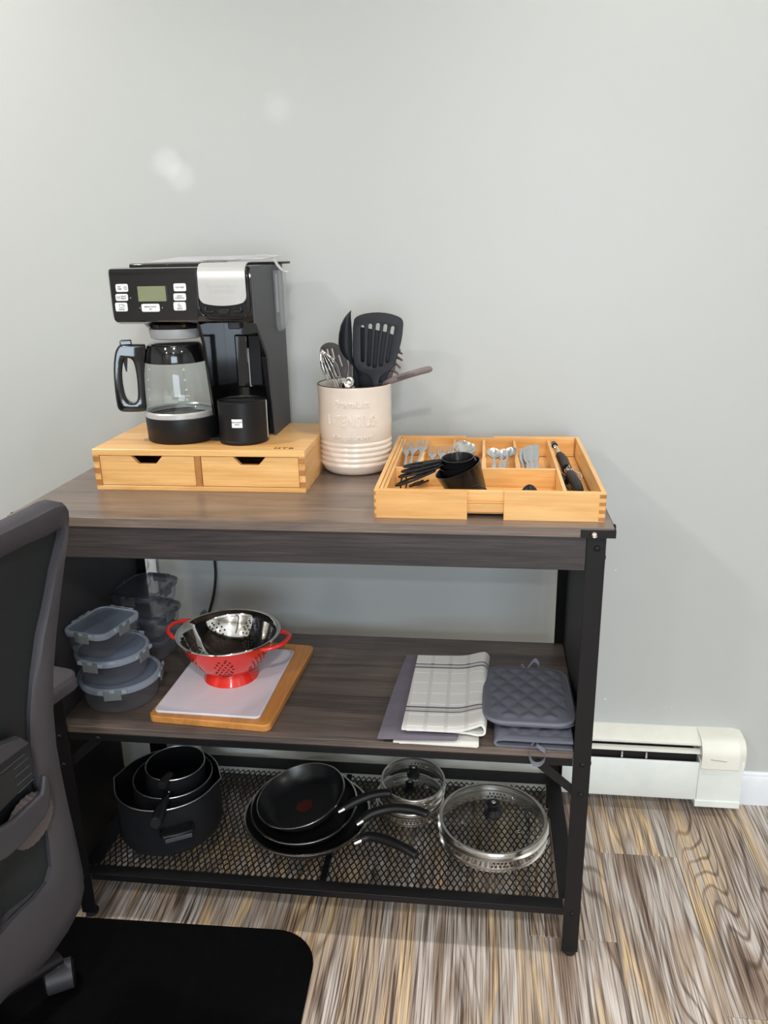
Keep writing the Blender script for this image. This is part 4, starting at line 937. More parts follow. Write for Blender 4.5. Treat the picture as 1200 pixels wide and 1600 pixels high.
# black loop and black dome near the front
p = at(744, 764, 'y', .055)
bm = B(); tube(bm, spline([(p.x-.011, .062, .874), (p.x-.012, .058, .888), (p.x-.006, .055, .9055), (p.x+.002, .054, .9100), (p.x+.015, .051, .9050), (p.x+.023, .050, .893), (p.x+.027, .050, .874)], 5), .0017, 8); tag(obj('looped_handle', bm, 'black_matte'), 'black looped handle arching up in front of the nested measuring cups', 'utensil')
p = at(828, 765, 'y', .070)
t2 = thing('round_scoop', 'black domed scoop lying face down in the front tray compartment', 'scoop', (p.x, .075, .8702))
zt_ = at(828, 757, 'y', .078).z; bm = B(); lathe(bm, [(.0150, .8704), (.0158, .875)]+[(.0158*math.cos(q), .880+(zt_-.880)*math.sin(q)) for q in [.15, .4, .7, 1.0, 1.3, 1.5]]+[(0, zt_)], 36, (p.x, .078, 0)); obj('bowl', bm, 'black_matte', t2, 60)
bm = B(); tube(bm, [(p.x+.012, .070, .874), (p.x+.05, .062, .873)], (.0018), 8, fl=2); obj('handle', bm, 'black_matte', t2, 60)
# can opener in the right compartment
t2 = thing('can_opener', 'black handled can opener with chrome gear in the right tray compartment', 'can opener', (.45, .2, .8702))
def Q(px, py, z): return at(px, py, 'z', z)
pts = [Q(884.5, 722, .893), Q(877, 710, .893), Q(872, 703, .894)]
bm = B(); tube(bm, spline([Q(866.5, 696, .908), Q(870, 703, .901), Q(875, 712, .893)], 4), [.0042, .0042, .0042, .0042, .0044, .0044, .0044, .0044, .0044], 14); obj('shank', bm, 'chrome', t2, 60)
bm = B(); tube(bm, [Q(865.2, 693, .910), Q(866.8, 696.5, .908)], [.0055, .0058], 16); obj('end_cap', bm, 'black_gloss', t2, 50)
bm = B(); tube(bm, spline([Q(874, 710.5, .8935), Q(877, 715, .892), Q(881, 722, .890), Q(885.5, 733, .889)], 5), [(.0066+.0028*math.sin(min(1, i/11)*PI*.62)) for i in range(16)], 18); obj('grip', bm, 'black_matte', t2, 60)
bm = B(); tube(bm, spline([Q(891, 741, .8905), Q(896, 750, .889), Q(902, 760, .887), Q(906, 770, .884)], 5), [.0080, .0084, .0088, .0090, .0092, .0093, .0094, .0094, .0093, .0092, .0090, .0088, .0085, .0080, .007, .006], 18); obj('grip', bm, 'black_matte', t2, 60)
c = Q(889, 735.5, .892)
bm = B(); lathe(bm, [(0, .004), (.005, .004), (.0065, .003), (.0068, -.003), (0, -.003)], 20, tuple(c)); obj('gear_housing', bm, 'chrome', t2, 40)
bm = B(); 
for i in range(12): a = 2*PI*i/12; box(bm, -.0007, .0007, .0066, .0085, -.002, .002, Matrix.Translation(c) @ Matrix.Rotation(a, 4, 'Z'))
stuff(obj('gear_teeth', bm, 'chrome', t2, None))
bm = B(); tube(bm, [Q(884, 733, .896), Q(889.5, 727.5, .898), Q(891, 733, .897)], [.0012, .0018, .0012], 8); obj('cutting_wheel', bm, 'chrome', t2)
bm = B(); tube(bm, spline([c+Vector((.003, 0, 0)), Q(898, 737, .886), Q(905, 742, .884), Q(910, 747, .880)], 4), .0015, 8); obj('lever', bm, 'chrome', t2, 60)
lp = [Q(905+4.5*math.cos(a), 745+6*math.sin(a), .883) for a in [2*PI*i/16 for i in range(16)]]
bm = B(); tube(bm, lp, .0012, 8, True); obj('key_loop', bm, 'chrome', t2, 60)
c = Q(880, 750, .880); bm = B(); lathe(bm, [(0, .009), (.010, .0085), (.0125, .005), (.0125, -.006), (.010, -.0085), (0, -.009)], 28, mtx=Matrix.Translation(c+Vector((0, 0, -.0005))) @ Matrix.Rotation(math.radians(35), 4, 'Y')); obj('turn_knob', bm, 'black_matte', t2, 40)
bm = B(); tube(bm, spline([Q(884, 757, .876), Q(890, 764, .875), Q(899, 772, .875)], 4), .0042, 12); obj('grip', bm, 'black_gloss', t2, 60)

# ---------------- middle shelf: containers ----------------
def container(name, lab, c, z0_, h, r, sq=0, rot=0, rim=True, tilt=None, clips=4, dark=False, grp=None, shp=None):
    # glass bowl, plastic lid, four lock clips; sq: half side of a rounded square instead of a circle
    tt = thing(name, lab, 'food container', (c[0], c[1], z0_), grp)
    cr_, sr_ = math.cos(rot), math.sin(rot)
    def ring(k, z, n=12):
        if sq: q = rrect(2*sq*k, 2*(shp or sq)*k, min(sq, shp or sq)*.42*k, n//2)
        else: q = [(r*k*math.cos(2*PI*i/48), r*k*math.sin(2*PI*i/48)) for i in range(48)]
        return [(c[0]+x*cr_-y*sr_, c[1]+x*sr_+y*cr_, z) for x, y in q]
    bm = B(); zt = z0_+h-.0085
    loft(bm, [ring(.80, z0_+.0008), ring(.86, z0_+.003), ring(.90, z0_+.012), ring(.945, zt-.006), ring(.955, zt)], True, True, False); obj('glass_bowl', bm, 'container_wall', tt, 50)
    bm = B(); zl = z0_+h
    loft(bm, [ring(1.0, zt-.003), ring(1.012, zt), ring(1.012, zl-.0025), ring(.99, zl-.0005), ring(.93, zl), ring(.915, zl-.0022)], True, False, False); obj('lid_rim', bm, 'lid_dark_film' if dark else 'lid_edge', tt, 50)
    bm = B(); loft(bm, [ring(.915, zl-.0022), ring(.87, zl-.0030), ring(.82, zl-.0022)], True, False, True); obj('lid_panel', bm, 'lid_dark_film' if dark else 'lid_film', tt, 50)
    for k in range(clips):
        a = rot+PI/2*k+(PI/4 if not sq else 0); dx, dy = math.cos(a), math.sin(a); R_e = ((sq if k % 2 == 0 else (shp or sq)) if sq else r)
        mx = frame_m((c[0]+dx*(R_e+.0008), c[1]+dy*(R_e+.0008), zl), (-dy, dx, 0), (0, 0, 1)); hw = .016
        bm = B()
        pr = [(hw, .0006), (-hw, .0006)]
        # flap bent over the edge: top tab and front tab with a notch
        box(bm, -hw, hw, -.020, -.004, 0, .0018, mx); box(bm, -hw, -hw*.32, -.004, .001, 0, .0018, mx); box(bm, hw*.32, hw, -.004, .001, 0, .0018, mx)
        obj('clip', bm, 'clip_grey', tt, None, .0006, 1)
        for s in (-1, 1):
            bm = B(); box(bm, s*(hw+.0055)-.0050, s*(hw+.0055)+.0050, -.0065, .0010, -.002, .0024, mx); obj('hinge_lug', bm, 'lid_dark_film' if dark else 'lid_edge', tt, None, .0008, 1)
        bm = B(); box(bm, -hw*.3, hw*.3, -.0045, .0010, -.001, .0026, mx); obj('hinge_lug', bm, 'lid_dark_film' if dark else 'lid_edge', tt, None, .0008, 1)
    return tt
container('food_container', 'large round glass food container with clip lid, lowest in the front stack', (-.4005, .125), Z2, .056, .0775, rot=-.55)
container('food_container', 'medium round glass food container in the middle of the front stack', (-.4090, .122), Z2+.0565, .054, .0690, rot=-.95)
container('food_container', 'rounded square glass food container on top of the front stack', (-.4230, .125), Z2+.111, .053, 0, .0480, rot=-.22, shp=.060)
gr = 'dark food containers in the rear stack'
container('food_container', 'dark square food container at the bottom of the rear stack beside the colander', (-.4180, .318), Z2, .049, 0, .0580, rot=-.10, dark=True, grp=gr)
container('food_container', 'dark square food container in the middle of the rear stack', (-.4200, .322), Z2+.0495, .049, 0, .0560, rot=-.22, dark=True, grp=gr)
container('food_container', 'dark square food container on top of the rear stack', (-.4270, .330), Z2+.099, .050, 0, .0540, rot=-.12, dark=True, grp=gr, shp=.066)
# loose lid leaning between the rear stack and the colander
t2 = thing('loose_lid', 'loose round plastic lid leaning behind the red colander handle', 'lid', (-.33, .33, Z2))
mx = Matrix.Translation((-.3215, .352, Z2+.0405)) @ Matrix.Rotation(math.radians(-70), 4, 'Y') @ Matrix.Rotation(.4, 4, 'Z')
bm = B(); lathe(bm, [(.0400, -.003), (.0415, 0), (.0410, .003), (.0370, .0035), (.0355, .001)], 40, mtx=mx); obj('lid_rim', bm, 'lid_dark_film', t2, 50)
bm = B(); lathe(bm, [(.0355, .001), (0, .001)], 40, mtx=mx); obj('lid_panel', bm, 'lid_dark_film', t2, 50)

# ---------------- cutting boards ----------------
def board(name, lab, fl_, fr, br, z0_, th, mt, rad, grp=None):
    # rounded board from three measured corners
    fl_, fr, br = [Vector((p.x, p.y, 0)) for p in (fl_, fr, br)]
    ax = (fr-fl_); W_ = ax.length; ax.normalize(); ay = Vector((-ax.y, ax.x, 0)); Dp = (br-fr).dot(ay)
    bm = B(); prism(bm, rrect(W_, Dp, rad, 8, W_/2, Dp/2), th, frame_m((fl_.x, fl_.y, z0_), ax, ay))
    o = obj(name, bm, mt, None, 35, .0025 if th > .01 else .0015, 3); o['label'] = lab; o['category'] = 'cutting board'; return o
board('cutting_board', 'thick bamboo cutting board lying on the middle shelf under the white one', at(231, 1124, 'z', Z2+.006), at(421, 1141, 'z', Z2+.006), at(482, 1008, 'z', Z2+.014), Z2, .0145, 'bamboo_board', .014)
board('cutting_board', 'thin white plastic cutting board under the red colander', at(240, 1111, 'z', Z2+.018), at(405, 1122, 'z', Z2+.018), at(455, 1016, 'z', Z2+.018), Z2+.0147, .0050, 'cutting_white', .010)

# ---------------- colander ----------------
zb = Z2+.0199; qc = (-.198, .1905)
t2 = thing('colander', 'red colander with shiny steel inside standing on the white cutting board', 'colander', (qc[0], qc[1], zb))
cF = [(.0420, .0160), (.058, .026), (.0725, .0430), (.0850, .0640), (.0930, .0840), (.0965, .0930)]
bm = B(); lathe(bm, [(.0545, 0), (.0535, .002), (.0455, .0150), (.0440, .0185), (.0480, .0195)]+[(r, z) for r, z in cF], 64, (*qc, zb)); obj('outer_bowl', bm, 'red', t2, 50)
bm = B(); lathe(bm, [(.0965, .0930), (.1010, .0945), (.1035, .0960), (.1025, .0975), (.0985, .0970), (.0940, .0940), (.0905, .0840), (.0825, .0650), (.0700, .0450), (.054, .0295), (.030, .0215), (0, .0200)], 64, (*qc, zb)); inn = obj('inner_bowl', bm, 'chrome', t2, 50); inn['label'] = 'mirror polished steel inside and rim'
def onbowl(prof, a, u_, off):
    # point and normal on a lathed profile, u_ from 0 to len-1
    i = min(int(u_), len(prof)-2); f = u_-i; r = prof[i][0]*(1-f)+prof[i+1][0]*f; z = prof[i][1]*(1-f)+prof[i+1][1]*f
    dr, dz = prof[i+1][0]-prof[i][0], prof[i+1][1]-prof[i][1]; nn = Vector((dz*math.cos(a), dz*math.sin(a), -dr)).normalized()
    return Vector((qc[0]+r*math.cos(a), qc[1]+r*math.sin(a), zb+z))+nn*off, nn
IN = [(.054, .0295), (.0700, .0450), (.0825, .0650), (.0905, .0840)]; OUT = [(.058, .026), (.0725, .0430), (.0850, .0640), (.0930, .0840)]
bi, bo = B(), B()
pat = [(dx, dz) for dz in range(-3, 4) for dx in range(-3, 4) if (dx+dz) % 2 == 0 and dx*dx+dz*dz <= 12] 
ringp = [(3.9*math.cos(2*PI*i/16), 3.9*math.sin(2*PI*i/16)) for i in range(9, 20)]
for c_ in range(7):
    a0_ = 2*PI*c_/7-1.42
    for (dx, dz) in pat+ringp:
        u_ = 1.5+dz*.34; a = a0_+dx*.060
        if not 0 < u_ < 2.9: continue
        for bmx, pf, sgn in ((bi, IN, -1), (bo, OUT, 1)):
            if bmx is bo and abs(dx) > 5: continue
            p, nn = onbowl(pf, a, u_, sgn*.0004); q = nn.to_track_quat('Z', 'Y').to_matrix().to_4x4(); q.translation = p
            bmesh.ops.create_circle(bmx, cap_ends=True, radius=.0021, segments=8, matrix=q)
stuff(obj('drain_holes', bi, 'dark_slot', t2, None)); stuff(obj('drain_holes', bo, 'dark_slot', t2, None))
for a in (math.radians(205-35), math.radians(-10)):
    d = Vector((math.cos(a), math.sin(a), 0)); s_ = Vector((-d.y, d.x, 0)); c_ = Vector((*qc, zb+.088))
    pts = spline([c_+d*.088+s_*.040, c_+d*.104+s_*.037+Vector((0, 0, .002)), c_+d*.122+s_*.022+Vector((0, 0, .005)), c_+d*.127+Vector((0, 0, .006)), c_+d*.122-s_*.022+Vector((0, 0, .005)), c_+d*.104-s_*.037+Vector((0, 0, .002)), c_+d*.088-s_*.040], 5)
    bm = B(); tube(bm, pts, .0040, 12); obj('handle', bm, 'red', t2, 60)

# ---------------- towels ----------------
def cloth(name, sec, y0, y1, mt, par, th=.0032, n=14, wav=None, org=None, bv=0):
    # a folded cloth: cross section in xz carried along y; wav(u, v) -> (dx, dz)
    sp_ = spline([(x, 0, z) for x, z in sec], 5); nn = len(sp_); rows = []
    ins = []
    for i in range(nn):
        a = sp_[max(i-1, 0)]; b_ = sp_[min(i+1, nn-1)]; tg = (b_-a).normalized(); ins.append(Vector((-tg.z, 0, tg.x)))
    org = org or (0, 0, 0)
    for j in range(n+1):
        v = j/n; y = y0+(y1-y0)*v; r = []
        for i, p in enumerate(sp_):
            dx, dz, dy = wav(i/(nn-1), v) if wav else (0, 0, 0); r.append(Vector((p.x+dx, y+dy, p.z+dz)))
        r2 = [p+q*th for p, q in zip(r, ins)]
        rows.append([p-Vector(org) for p in r+r2[::-1]])
    bm = B(); loft(bm, rows); o = obj(name, bm, mt, None, 60, bv); o.location = org; 
    if par: o.parent = par
    return o
s0 = Z2
def w0(u_, v): return (.010*(1-v)*0+.012*v*0, .0006*math.sin(9*v+5*u_), .002*math.sin(7*u_))
o = cloth('kitchen_towel', [(.300, s0+.0062), (.305, s0+.0085), (.300, s0+.0062+.0035), (.25, s0+.0068), (.155, s0+.0066)][::-1] and [(.160, s0+.0042), (.22, s0+.0042), (.285, s0+.0044), (.298, s0+.0062), (.288, s0+.0088), (.22, s0+.0090), (.149, s0+.0088)], .006, .262, 'towel_plain', None, .0034, wav=w0)
tag(o, 'folded plain white kitchen towel lying undermost on the middle shelf', 'towel')
def w1(u_, v): return (.024*v-.002*math.sin(3*v), .0008*math.sin(6*v+4*u_)+.0035*v*0, .004*math.sin(4*u_)-.006*u_*(1-v))
o = cloth('kitchen_towel', [(.125, s0+.0120), (.19, s0+.0122), (.250, s0+.0128), (.262, s0+.0150), (.250, s0+.0172), (.19, s0+.0172), (.122, s0+.0168)], .012, .312, 'towel_grey', None, .0032, wav=w1)
tag(o, 'folded dark grey kitchen towel between two white towels', 'towel')
def w2(u_, v):
    k = max(0, (u_-.45)/.55)
    return (.006*v+(.004*math.sin(11*v)*k), .0016*math.sin(8*v+2)*(.3+k)+.010*(1-v)**2*math.exp(-((u_-.56)/.16)**2), -.004*math.sin(5*u_)-.010*k*(1-v))
TW = [(.172, s0+.0222), (.225, s0+.0222), (.275, s0+.0200), (.296, s0+.0165), (.3085, s0+.0190), (.3100, s0+.0290), (.3020, s0+.0385), (.2880, s0+.0370), (.2600, s0+.0300), (.22, s0+.0286), (.163, s0+.0280)]
def w2(u_, v):
    top = max(0, min(1, (u_-.6)/.4)); side = math.exp(-((u_-.55)/.14)**2)
    return (.008*v+.0015*math.sin(13*v)*side, .0014*math.sin(9*v+1)*(.4+side)+.0045*side*math.cos(5*v), .003*math.sin(6*u_)*(1-v)-.002*math.sin(7*u_)*v)
o = cloth('kitchen_towel', TW, .018, .290, 'towel_white', None, .0040, 22, wav=w2, org=(.160, .012, s0))
tag(o, 'white kitchen towel with woven squares and dark double stripes, folded on top', 'towel')

# ---------------- pot holders and folded mitt ----------------
def quilt(name, lab, c, ax, W_, Dp, z_front, z_back, th, rad, cat='pot holder', grp=None):
    tt = thing(name, lab, cat, (c[0], c[1], Z2), grp); ax = Vector((*ax, 0)).normalized(); ay = Vector((-ax.y, ax.x, 0))
    n, m_ = 44, 56; bm = B(); top, bot = [], []
    def inside(x, y):
        # signed distance to a rounded rectangle
        qx, qy = abs(x)-W_/2+rad, abs(y)-Dp/2+rad; return math.hypot(max(qx, 0), max(qy, 0))+min(max(qx, qy), 0)-rad
    def shape(u_, v_):
        # square grid pulled onto the rounded outline
        x, y = u_*W_/2, v_*Dp/2; m2 = max(abs(u_), abs(v_))
        if m2 > 0:
            t_ = 1.0; lo, hi = 0., 1.0; ex, ey = x/m2, y/m2
            if inside(ex, ey) > 0:
                for _ in range(12):
                    md = (lo+hi)/2
                    if inside(ex*md, ey*md) > 0: hi = md
                    else: lo = md
                t_ = lo
            return x*t_, y*t_
        return x, y
    for j in range(m_+1):
        rt, rb = [], []
        for i in range(n+1):
            x, y = shape(-1+2*i/n, -1+2*j/m_); e = -inside(x, y); zb_ = z_front+(z_back-z_front)*(y/Dp+.5)
            g = .0350; s1 = abs(((x+y*.62)/g+.25) % 1-.5)*2; s2 = abs(((x-y*.62)/g+.75) % 1-.5)*2
            q = min(1-s1, 1-s2); puff = .0042*min(1, (q*1.6))**.6 if e > .010 else 0
            edge = .0025 if e < .006 else 0
            zt = zb_+th*.5*min(1, (max(e, 0)/.006)+.35)+puff*min(1, (e-.010)/.006) if e > .010 else zb_+th*.32+ (.0012 if e > .0008 else 0)
            p = Vector(c).to_2d().to_3d() if False else Vector((c[0], c[1], 0)); w3 = p+ax*x+ay*y
            rt.append(bm.verts.new((w3.x, w3.y, zt))); rb.append(bm.verts.new((w3.x, w3.y, zb_-th*.45*min(1, max(e, 0)/.005+.3))))
        top.append(rt); bot.append(rb)
    for j in range(m_):
        for i in range(n):
            bm.faces.new((top[j][i], top[j][i+1], top[j+1][i+1], top[j+1][i])); bm.faces.new((bot[j][i], bot[j+1][i], bot[j+1][i+1], bot[j][i+1]))
    for j in range(m_):
        for i in (0, n): bm.faces.new((top[j][i], top[j+1][i], bot[j+1][i], bot[j][i]))
    for i in range(n):
        for j in (0, m_): bm.faces.new((top[j][i], top[j][i+1], bot[j][i+1], bot[j][i]))
    obj('quilted_pad', bm, 'holder_grey', tt, 60)
    pts = []
    for x, y in rrect(W_, Dp, rad, 8): w3 = Vector((c[0], c[1], 0))+ax*x+ay*y; pts.append((w3.x, w3.y, z_front+(z_back-z_front)*(y/Dp+.5)))
    bm = B(); tube(bm, pts, (th*.42), 8, True); obj('binding', bm, 'holder_edge', tt, 60); return tt
g = 'grey quilted pot holders'
h1 = quilt('pot_holder', 'grey quilted pot holder lying lower, mostly hidden by the one on top', (.3920, .150), (1, .0), .158, .226, Z2+.034, Z2+.012, .0085, .036, grp=g)
h2 = quilt('pot_holder', 'grey diamond quilted pot holder on top of the pile at the right', (.3870, .140), (1, -.01), .158, .228, Z2+.0440, Z2+.024, .0090, .036, grp=g)
def ribbon(name, pts, w_, mt, par, wd=(1, 0, 0), th=.0012):
    wd = Vector(wd).normalized(); sp_ = spline(pts, 5); bm = B(); shell(bm, [[p-wd*w_/2, p+wd*w_/2] for p in sp_], (0, .0003, th)); return obj(name, bm, mt, par, 60)
a = P(833, 1032, .262); ribbon('hanging_loop', [(a.x-.012, .252, Z2+.024), (a.x-.004, .262, Z2+.032), (a.x+.005, .270, Z2+.036), (a.x+.012, .262, Z2+.030), (a.x+.010, .252, Z2+.022)], .008, 'holder_edge', h2, (.2, .8, .6))
a = P(816, 1027, .275); ribbon('hanging_loop', [(a.x-.007, .262, Z2+.011), (a.x-.003, .274, Z2+.017), (a.x+.001, .280, Z2+.019), (a.x+.006, .272, Z2+.012)], .006, 'holder_edge', h1, (.2, .8, .6))
# folded oven mitt beneath: two layers joined by a fold at the left, quilted flap on top
t2 = thing('oven_mitt', 'grey quilted oven mitt folded flat beneath the pot holders', 'oven mitt', (.39, .08, Z2))
mx0, mx1 = .3285, .4595
sec = [(mx1, Z2+.0035), (.40, Z2+.0035), (mx0+.012, Z2+.0036), (mx0+.001, Z2+.0085), (mx0+.012, Z2+.0138), (.40, Z2+.0138), (mx1, Z2+.0142)]
o = cloth('folded_layer', sec, .017, .190, 'holder_grey', None, .0050, 10, wav=lambda u_, v: (0, .0004*math.sin(9*u_+4*v), .002*math.sin(5*u_))); o.parent = t2; o.matrix_parent_inverse = PINV[t2.name]
bm = B(); rows = []
for j in range(25):
    v = j/24; y = .0250+.16*v; r = []
    for i in range(41):
        u_ = i/40; x = mx0+.003+(mx1-mx0-.003)*u_; gg = .036; s1 = abs(((x+y*1.0)/gg) % 1-.5)*2; s2 = abs(((x-y*1.0)/gg) % 1-.5)*2; q = min(1-s1, 1-s2)
        r.append((x, y, Z2+.0185+.0048*min(1, q*1.6)**.6*min(1, v*8)))
    rows.append(r)
shell(bm, rows, (0, 0, -.002)); obj('quilted_pad', bm, 'holder_grey', t2, 60)
a = P(840, 1152, .014)
ribbon('hanging_loop', [(a.x-.004, .022, Z2+.0125), (a.x-.011, .012, Z2+.0085), (a.x-.0135, .004, Z2-.0045), (a.x-.007, .000, Z2-.0175), (a.x+.004, -.001, Z2-.0185), (a.x+.0125, .000, Z2-.0085), (a.x+.0130, .006, Z2+.002), (a.x+.004, .012, Z2+.0065), (a.x-.001, .018, Z2+.0075)], .010, 'holder_edge', t2, (.15, 1, .15))

# ---------------- pots nested on the mesh shelf ----------------
ZS = Z3+.0003
def potrings(c, r, z0_, z1, prof, sa=None, sk=.07, n=72):
    out = []
    for k, u_ in prof:
        z = z0_+(z1-z0_)*u_; ring = []
        for i in range(n):
            a = 2*PI*i/n; b_ = 0
            if sa is not None:
                for s_ in (sa, sa+PI):
                    d = math.atan2(math.sin(a-s_), math.cos(a-s_)); b_ += sk*math.exp(-abs(d/.13)**1.4)*max(0, (u_-.72)/.28)
            ring.append(Vector((c[0]+r*(k+b_)*math.cos(a), c[1]+r*(k+b_)*math.sin(a), z)))
        out.append(ring)
    return out
def pot(name, lab, c, r, z0_, z1, sa, grp, tilt=None, cat='pot'):
    tt = thing(name, lab, cat, (c[0], c[1], z0_), grp); mx = Matrix()
    if tilt: mx = Matrix.Translation((c[0], c[1], z0_)) @ Matrix.Rotation(tilt[0], 4, 'X') @ Matrix.Rotation(tilt[1], 4, 'Y') @ Matrix.Translation((-c[0], -c[1], -z0_))
    def T(rs): return [[mx @ p for p in r_] for r_ in rs]
    th = .0024/r
    bm = B(); loft(bm, T(potrings(c, r, z0_, z1, [(.90, 0), (.955, .02), (.985, .08), (1, .2), (1, .72), (1.0, .9), (1.0, 1)], sa)), True, True, False); obj('outer_wall', bm, 'pan_outer', tt, 50)
    bm = B(); loft(bm, T(potrings(c, r, z0_, z1, [(1-th, 1), (1-th, .9), (1-th, .72), (1-th, .2), (.95-th, .07), (.88, .04)], sa)), True, False, True); obj('inner_wall', bm, 'nonstick', tt, 50)
    rp = T(potrings(c, r*(1-th/2), z0_, z1, [(1, 1)], sa))[0]; bm = B(); tube(bm, rp, .0014, 6, True); o = obj('rim', bm, 'steel_soft', tt, 60); o['label'] = 'thin bare metal rim'
    return tt, mx
g = 'black pots nested on the mesh shelf'
tt, _ = pot('stock_pot', 'largest black pot with pouring lips, outermost of the nest on the mesh shelf', (-.352, .172), .1080, ZS, .224, math.radians(5), g)
hc = at(277, 1299, 'z', .180); a = math.atan2(hc.y-.172, hc.x+.352); d = Vector((math.cos(a), math.sin(a), 0)); s_ = Vector((-d.y, d.x, 0)); c0 = Vector((-.352, .172, .178))+d*.106
bm = B(); pts = [c0+d*x+s_*y+Vector((0, 0, z)) for x, y, z in ((0, -.027, 0), (.016, -.028, .003), (.027, -.0255, .006), (.031, 0, .007), (.027, .0255, .006), (.016, .028, .003), (0, .027, 0))]
tube(bm, pts, [(.0055, .007)]*7, 10, up=(0, 0, 1)); bx = [(0, -.0245), (.024, -.0245), (.029, -.020), (.030, 0), (.029, .020), (.024, .0245), (0, .0245)]; prism(bm, bx, .007, frame_m(c0+Vector((0, 0, .001)), d, s_)); hb = obj('side_handle', bm, 'black_matte', tt, 50)
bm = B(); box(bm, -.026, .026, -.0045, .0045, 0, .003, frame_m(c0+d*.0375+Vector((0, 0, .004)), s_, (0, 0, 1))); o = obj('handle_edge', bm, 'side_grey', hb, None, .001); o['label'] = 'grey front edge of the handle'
c1 = Vector((-.352, .172, .178))-d*.106
bm = B(); tube(bm, [c1-d*x+s_*y+Vector((0, 0, z)) for x, y, z in ((0, -.027, 0), (.016, -.028, .003), (.027, -.0255, .006), (.031, 0, .007), (.027, .0255, .006), (.016, .028, .003), (0, .027, 0))], [(.0055, .007)]*7, 10, up=(0, 0, 1)); obj('side_handle', bm, 'black_matte', tt, 50)
tt, mx = pot('saucepan', 'middle black saucepan nested inside the largest pot', (-.345, .187), .0830, ZS+.005, .2230, None, g)
p0, p1 = at(262, 1247, 'z', .212), at(243, 1286, 'z', .232)
bm = B(); tube(bm, spline([p0+(p0-p1)*.15, p0, p0.lerp(p1, .5)+Vector((0, 0, .004)), p1], 5), [.008]*6+[.0105]*5+[.0125]*5, 14); obj('handle', bm, 'black_matte', tt, 50)
bm = B(); cyl(bm, p1, p1+(p1-p0).normalized()*.003, .0115, .0095); obj('handle_cap', bm, 'black_matte', tt)
p = at(264, 1237.5, 'z', .222); bm = B(); bmesh.ops.create_uvsphere(bm, u_segments=12, v_segments=8, radius=.0028, matrix=Matrix.Translation(p)); obj('rivet', bm, 'steel', tt)
tt, mx = pot('saucepan', 'smallest black saucepan, innermost of the nest on the mesh shelf', (-.3460, .206), .0630, ZS+.010, .2380, None, g)
p0, p1 = at(266, 1213, 'z', .229), at(254, 1226, 'z', .238)
bm = B(); tube(bm, spline([p0+(p0-p1)*.15, p0, p1], 5), [.0065]*5+[.0105]*6, 14); obj('handle', bm, 'black_matte', tt, 50)
bm = B(); cyl(bm, p1, p1+(p1-p0).normalized()*.003, .0098, .0085); obj('handle_cap', bm, 'black_matte', tt)

# ---------------- frying pans ----------------
def frypan(lab, c, r, h, tx, ty, hpts, hr, grp):
    # c is the centre of the rim; the pan leans by tx, ty
    tt = thing('frying_pan', lab, 'frying pan', (c[0], c[1], c[2]-h), grp)
    mx = Matrix.Translation(c) @ Matrix.Rotation(tx, 4, 'X') @ Matrix.Rotation(ty, 4, 'Y')
    bm = B(); lathe(bm, [(0, -h), (r*.70, -h), (r*.75, -h+.002), (r*.86, -h*.62), (r*.95, -h*.25), (r*1.0, 0)], 72, mtx=mx); obj('outside', bm, 'pan_outer', tt, 50)
    bm = B(); lathe(bm, [(r*.99, .0002), (r*.94, -h*.26), (r*.845, -h*.62), (r*.74, -h+.0052), (r*.66, -h+.0032), (0, -h+.0030)], 72, mtx=mx); obj('cooking_surface', bm, 'nonstick', tt, 50)
    bm = B(); lathe(bm, [(r*.985, -.0004), (r*.985, .0012), (r*1.005, .0016), (r*1.016, .0006), (r*1.010, -.0012), (r*.998, -.0008)], 72, mtx=mx); o = obj('rim', bm, 'steel', tt, 60); o['label'] = 'bright bare metal rim'
    sp_ = spline(hpts, 6); n = len(sp_); rr = [(hr*(.72+.38*math.sin(PI*min(1, .25+i/(n-1)*.62))), hr*(1.1+.15*math.sin(PI*i/(n-1)))) for i in range(n)]
    rr[-1] = (rr[-1][0]*.75, rr[-1][1]*.8)
    bm = B(); tube(bm, sp_, rr, 14, up=(0, 0, 1)); obj('handle', bm, 'black_matte', tt, 60)
    d = (sp_[2]-sp_[0]).normalized(); bm = B(); tube(bm, [sp_[0]-d*.014, sp_[0]+d*.003], [(hr*.6, hr*.8), (hr*.7, hr*1.0)], 12, up=(0, 0, 1)); obj('ferrule', bm, 'steel', tt, 60)
    return tt, mx
g = 'black frying pans nested on the mesh shelf'
frypan('largest black frying pan, lowest of the three nested pans', (-.057, .186, .1495), .1310, .0390, 0, 0, [at(563, 1312, 'z', .150), at(578, 1307, 'z', .154), at(605, 1313, 'z', .156), at(632, 1325, 'z', .156), at(652, 1337, 'z', .152)], .0085, g)
frypan('middle black frying pan resting inside the largest pan', (-.063, .186, .1695), .1110, .0400, math.radians(5.5), math.radians(-2), [at(566, 1281, 'z', .168), at(583, 1270, 'z', .178), at(612, 1263, 'z', .186), at(645, 1265, 'z', .190), at(669, 1272, 'z', .190)], .0085, g)
tt, mx = frypan('smallest black frying pan tilted on top of the other two pans', (-.068, .180, .1960), .0935, .0340, math.radians(6), math.radians(-11), [at(538, 1262, 'z', .192), at(556, 1252, 'z', .202), at(578, 1243, 'z', .212), at(598, 1239, 'z', .218), at(612, 1239, 'z', .220)], .0078, g)
bm = B(); lathe(bm, [(0, 0), (.0180, 0)], 24, mtx=mx @ Matrix.Translation((0, 0, -.0307))); o = obj('heat_spot', bm, M['heat_red'], tt); o['label'] = 'dull red spot in the middle'

